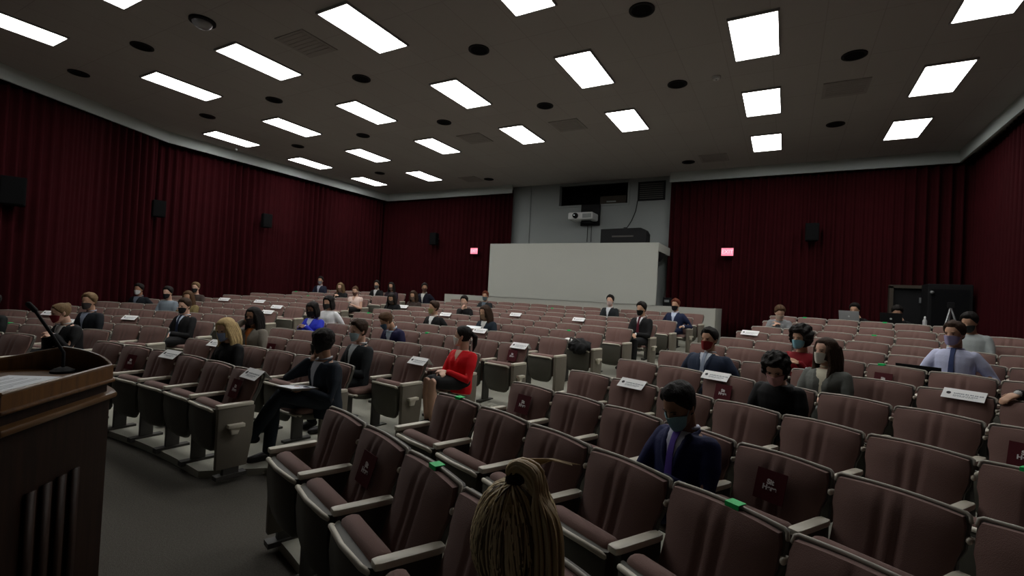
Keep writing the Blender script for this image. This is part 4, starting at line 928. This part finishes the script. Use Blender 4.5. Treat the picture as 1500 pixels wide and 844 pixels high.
    if hs == 'ponytail':
        s1, s2 = MB(), MB(); band = Vector((.004, .048, .128)); cc = Vector((0, .008, .02))
        for q in range(330):    # combed strands from the hairline up to the band
            az = rng.uniform(0, 360); aa = abs((az + 180) % 360 - 180)
            line = .074 if aa < 35 else .074 - (aa - 35) / 40 * .068 if aa < 75 else .006 - (aa - 75) / 35 * .070 if aa < 110 else -.094 - (aa - 110) / 70 * .012
            v0 = head_surf(az, line + rng.uniform(0, .02), th * .8) - cc; v1 = band - cc + Vector((rng.uniform(-.014, .014), rng.uniform(-.014, .014), rng.uniform(-.012, 0))); st_ = []
            for i_ in range(11):
                t_ = i_ / 10; d_ = v0.normalized().slerp(v1.normalized(), t_); z_ = (cc + d_ * .1).z
                hp = head_surf(0, max(-.11, min(.11, z_))); k1 = .100 + (.0 if t_ < .5 else 0); st_.append(cc + d_ * 1.0)
            pts_ = []
            for i_, c_ in enumerate(st_):
                d_ = (c_ - cc).normalized(); t_ = i_ / 10
                rx_, ry_, rz_ = .074 + th + .005, .096 + th + .006, .103 + th + .004
                rr_ = 1 / sqrt((d_.x / rx_) ** 2 + (d_.y / ry_) ** 2 + (d_.z / rz_) ** 2)
                L0 = v0.length; L1 = v1.length; w0 = max(0, 1 - t_ * 5); w1 = max(0, t_ * 3 - 2)
                pts_.append(Hm @ (cc + d_ * (rr_ * (1 - w0) * (1 - w1) + L0 * w0 + L1 * w1 * (1 - w0))))
            (s1 if rng.random() < .62 else s2).tube(pts_, [.0012] + [.0026] * 9 + [.002], 5)
        s1.obj('combed_strands', cmat((.78, .62, .36), kind='strand'), root, smooth=True); s2.obj('combed_strands', cmat((.17, .11, .055), kind='strand'), root, smooth=True)
        tl = MB()
        for q in range(90):     # single strands looping up out of the band and falling beside the ear
            th_ = rng.uniform(0, 2 * pi); rr_ = sqrt(rng.random()); cx_, cy_ = cos(th_) * rr_, sin(th_) * rr_; w_ = rng.uniform(-.006, .006)
            P0 = Vector((.004, .046, .130)); ctr = [P0, P0 + Vector((-.002, .004, .020)), P0 + Vector((-.024, .006, .030)), P0 + Vector((-.060, .010, .012)), P0 + Vector((-.088, .010, -.045)), P0 + Vector((-.108, .004, -.12)), P0 + Vector((-.116, -.004, -.22)), P0 + Vector((-.112, -.010, -.34))]
            sp = [.012, .018, .021, .023, .024, .023, .020, .010]; nr = [Vector((1, 0, 0)), Vector((1, 0, .1)), Vector((.5, 0, .8)), Vector((-.4, 0, .9)), Vector((1, 0, .3)), Vector((1, 0, 0)), Vector((1, 0, 0)), Vector((1, 0, 0))]
            tl.tube(catmull([Hm @ (c_ + n2.normalized() * cx_ * s_ + Vector((0, 1, 0)) * cy_ * s_ * 1.2 + Vector((w_, w_, 0)) * (i_ / 7)) for i_, (c_, s_, n2) in enumerate(zip(ctr, sp, nr))]), [.0042] * 20 + [.0034, .002], 5)
        for q in range(7):
            o = .004 * (q - 3); tl.tube([Hm @ Vector(v) for v in ((-.01 + o, .05, .150), (-.03 + o, .035, .174 + o * .3), (-.06, .01 + o, .186), (-.100 - abs(o), -.010 + o * 2, .184))], [.003, .0025, .002, .0008], 5)
        tl.obj('ponytail_strands', cmat((.52, .38, .20), kind='strand'), root, smooth=True)
        hb = MB().rings([[(.022 * cos(2 * pi * q / 16), .048 + .022 * sin(2 * pi * q / 16), z) for q in range(16)] for z in (.118, .126, .138, .146)])
        MB().add([Hm @ Vector(v) for v in hb.v], hb.f).obj('hair_band', cmat((.02, .008, .008)), root, smooth=True)
    # --- face mask
    if p.get('mask'):
        fr_, bk_ = [], []
        for j in range(11):
            z = -.110 + .106 * j / 10; r1, r2 = [], []
            for i in range(19):
                az = -74 + 148 * i / 18; e = abs(az) / 74
                zz = -.055 + (z + .055) * (1 - .45 * e ** 3)
                bump = (.016 * exp(-(az / 16) ** 2) * (.4 + .6 * min(1, j / 9)) + .006) * (1 - e ** 6) + .003
                fold = .0012 * sin(j * pi)
                r1.append(head_surf(az, zz, bump + .003)); r2.append(head_surf(az, zz, bump - .003))
            fr_.append([Hm @ v for v in r1]); bk_.append([Hm @ v for v in r2])
        MB().rings([r + b[::-1] for r, b in zip(fr_, bk_)]).obj('face_mask', cmat(p['mask'], .8), root, angle=60)
        if det > 1:
            el = MB()
            for sx in (-1, 1): el.tube([Hm @ head_surf(sx * 72, -.035, .004), Hm @ Vector((sx * .078, .0, .012)), Hm @ Vector((sx * .080, .022, .018))], .0018, 6)
            el.obj('ear_loop', cmat(p['mask'], .8), root, smooth=True)
    if det > 1:
        for sx in (-1, 1):
            MB().ell((0, 0, 0), (.0105, .006, .0045), 10, 6).xf(Hm @ Matrix.Translation((sx * .031, -.0835, .009))).obj('eye', cmat((.02, .014, .012), .2), root, smooth=True)
            eb = MB().tube([(sx * .016, -.095, .024), (sx * .032, -.093, .030), (sx * .048, -.083, .026)], [.0028, .0032, .002], 6)
            MB().add([Hm @ Vector(v) for v in eb.v], eb.f).obj('eyebrow', hairm, root, smooth=True)
    r_ = -radians(a); hc_ = Hm @ Vector((0, 0, 0)); wx, wy, wz = root.location.x + hc_.x * cos(r_) - hc_.y * sin(r_), root.location.y + hc_.x * sin(r_) + hc_.y * cos(r_), root.location.z + hc_.z
    qq = [sum(Rm[i][j] * (v - (CH if j == 2 else 0)) for j, v in enumerate((wx, wy, wz))) for i in range(3)]
    print('HEAD', p['id'], round(750 + 707.7 * qq[0] / qq[2]), round(422 + 707.7 * qq[1] / qq[2]), round(707.7 / qq[2], 1), p['lab'][:50])
    p['Hm'] = Hm; p['arms_'] = arms; p['root'] = root
    return root
for p in P: build_person(p)
def byl(s): return next(p for p in P if s in p['lab'])
def in_person(p, x, y, z):
    r = p['root']; c, s_ = cos(r.rotation_euler.z), sin(r.rotation_euler.z)
    return (r.location.x + x * c - y * s_, r.location.y + x * s_ + y * c, r.location.z + z)
# bare chair for the two operators behind the back table
def stack_chair(p, label):
    t = thing('side_chair', label, 'chair', (p['root'].location.x, p['root'].location.y, .705), p['root'].rotation_euler.z)
    MB().box(-.21, .21, -.50, -.08, .38, .42).obj('seat', M['black'], t, bevel=.01); MB().box(-.20, .20, -.06, -.035, .55, .82).obj('backrest', M['black'], t, bevel=.01)
    for sx in (-.2, .2):
        for y_ in (-.48, -.05): MB().box(sx - .012, sx + .012, y_ - .012, y_ + .012, 0, .38 if y_ < -.2 else .80).obj('leg', M['leg_metal'], t)
stack_chair(byl('open grey laptop'), 'plain black chair behind the open grey laptop')
stack_chair(byl('dark laptop'), 'plain black chair behind the dark laptop')
# things in hands and laps
def held(name, label, cat, p, loc, size, mat, rx=0, rz=0, part=None):
    t = thing(name, label, cat, in_person(p, *loc), p['root'].rotation_euler.z + radians(rz)); mt = Matrix.Rotation(radians(rx), 4, 'X'); a, b, c = size
    MB().box(-a / 2, a / 2, -b / 2, b / 2, 0, c, mt).obj('cover', M[mat], t, bevel=min(.004, c * .3))
    MB().box(-a / 2 * .9, a / 2 * .9, -b / 2 * .9, b / 2 * .9, c, c + .002, mt).obj('page' if mat != 'black' else 'screen', M[part or 'ink'], t)
q = byl('navy suit, patterned'); held('tablet', 'black tablet held on the knees of the navy suit with purple tie', 'tablet', q, (-.30, -.64, .62), (.26, .19, .012), 'black', -12, 20)
q = byl('hand at chin'); held('clipboard', 'thin brown folder of papers on the lap of the seated thinker', 'folder', q, (.02, -.58, .64), (.24, .31, .02), 'brown_box', -6, 10, 'paper')
q = byl('long brown hair and dark navy'); held('white_booklet', 'white booklet held open by the person in dark navy blazer', 'booklet', q, (-.12, -.60, .72), (.34, .22, .012), 'card', 18, 0, 'paper')
q = byl('sleeveless white'); held('phone', 'dark phone in the hands of the person in a white top', 'phone', q, (.0, -.60, .69), (.075, .15, .01), 'black', 20)
t = thing('backpack', 'black backpack slumped on a folded seat near the aisle', 'bag', (0, 0, 0))
qs = nearest('C', 7, 10.2); x, y, _ = polar(Rk(7, 'C'), qs[3]); t.location = (x, y, F(7, 'C')); t.rotation_euler = (0, 0, -radians(qs[3]))
MB().ell((.03, -.37, .60), (.20, .14, .13), 18, 12, nz=.3, ns=30).ell((.10, -.46, .58), (.10, .08, .09), nz=.3, ns=40).obj('bag_body', M['black'], t, voxel=.012)
MB().tube([(-.12, -.44, .68), (-.06, -.50, .74), (.04, -.50, .72), (.10, -.44, .66)], .012, 8).obj('strap', M['leg_metal'], t, smooth=True)
t = thing('sun_hat', 'small white hat lying beside the black backpack', 'hat', t.location.copy(), t.rotation_euler.z)
MB().ell((-.17, -.40, .675), (.075, .07, .045), 14, 8).obj('crown', M['card'], t, smooth=True); MB().ell((-.18, -.49, .655), (.06, .05, .008), 12, 5).obj('brim', M['card'], t, smooth=True)
# ------------------------------------------------------------------ world and colour
w = bpy.data.worlds.new('world'); bpy.context.scene.world = w; w.use_nodes = True
w.node_tree.nodes['Background'].inputs[0].default_value = (0, 0, 0, 1); w.node_tree.nodes['Background'].inputs[1].default_value = 0
sc = bpy.context.scene
sc.view_settings.view_transform = 'Standard'; sc.view_settings.look = 'None'; sc.view_settings.exposure = 0.0; sc.view_settings.gamma = 1; sc.view_settings.use_curve_mapping = False
sc.cycles.use_denoising = True
try: sc.cycles.denoiser = 'OPENIMAGEDENOISE'
except Exception: pass
sc.cycles.max_bounces = 8; sc.cycles.diffuse_bounces = 5; sc.cycles.glossy_bounces = 3; sc.cycles.caustics_reflective = False; sc.cycles.caustics_refractive = False
sc.cycles.sample_clamp_indirect = 4
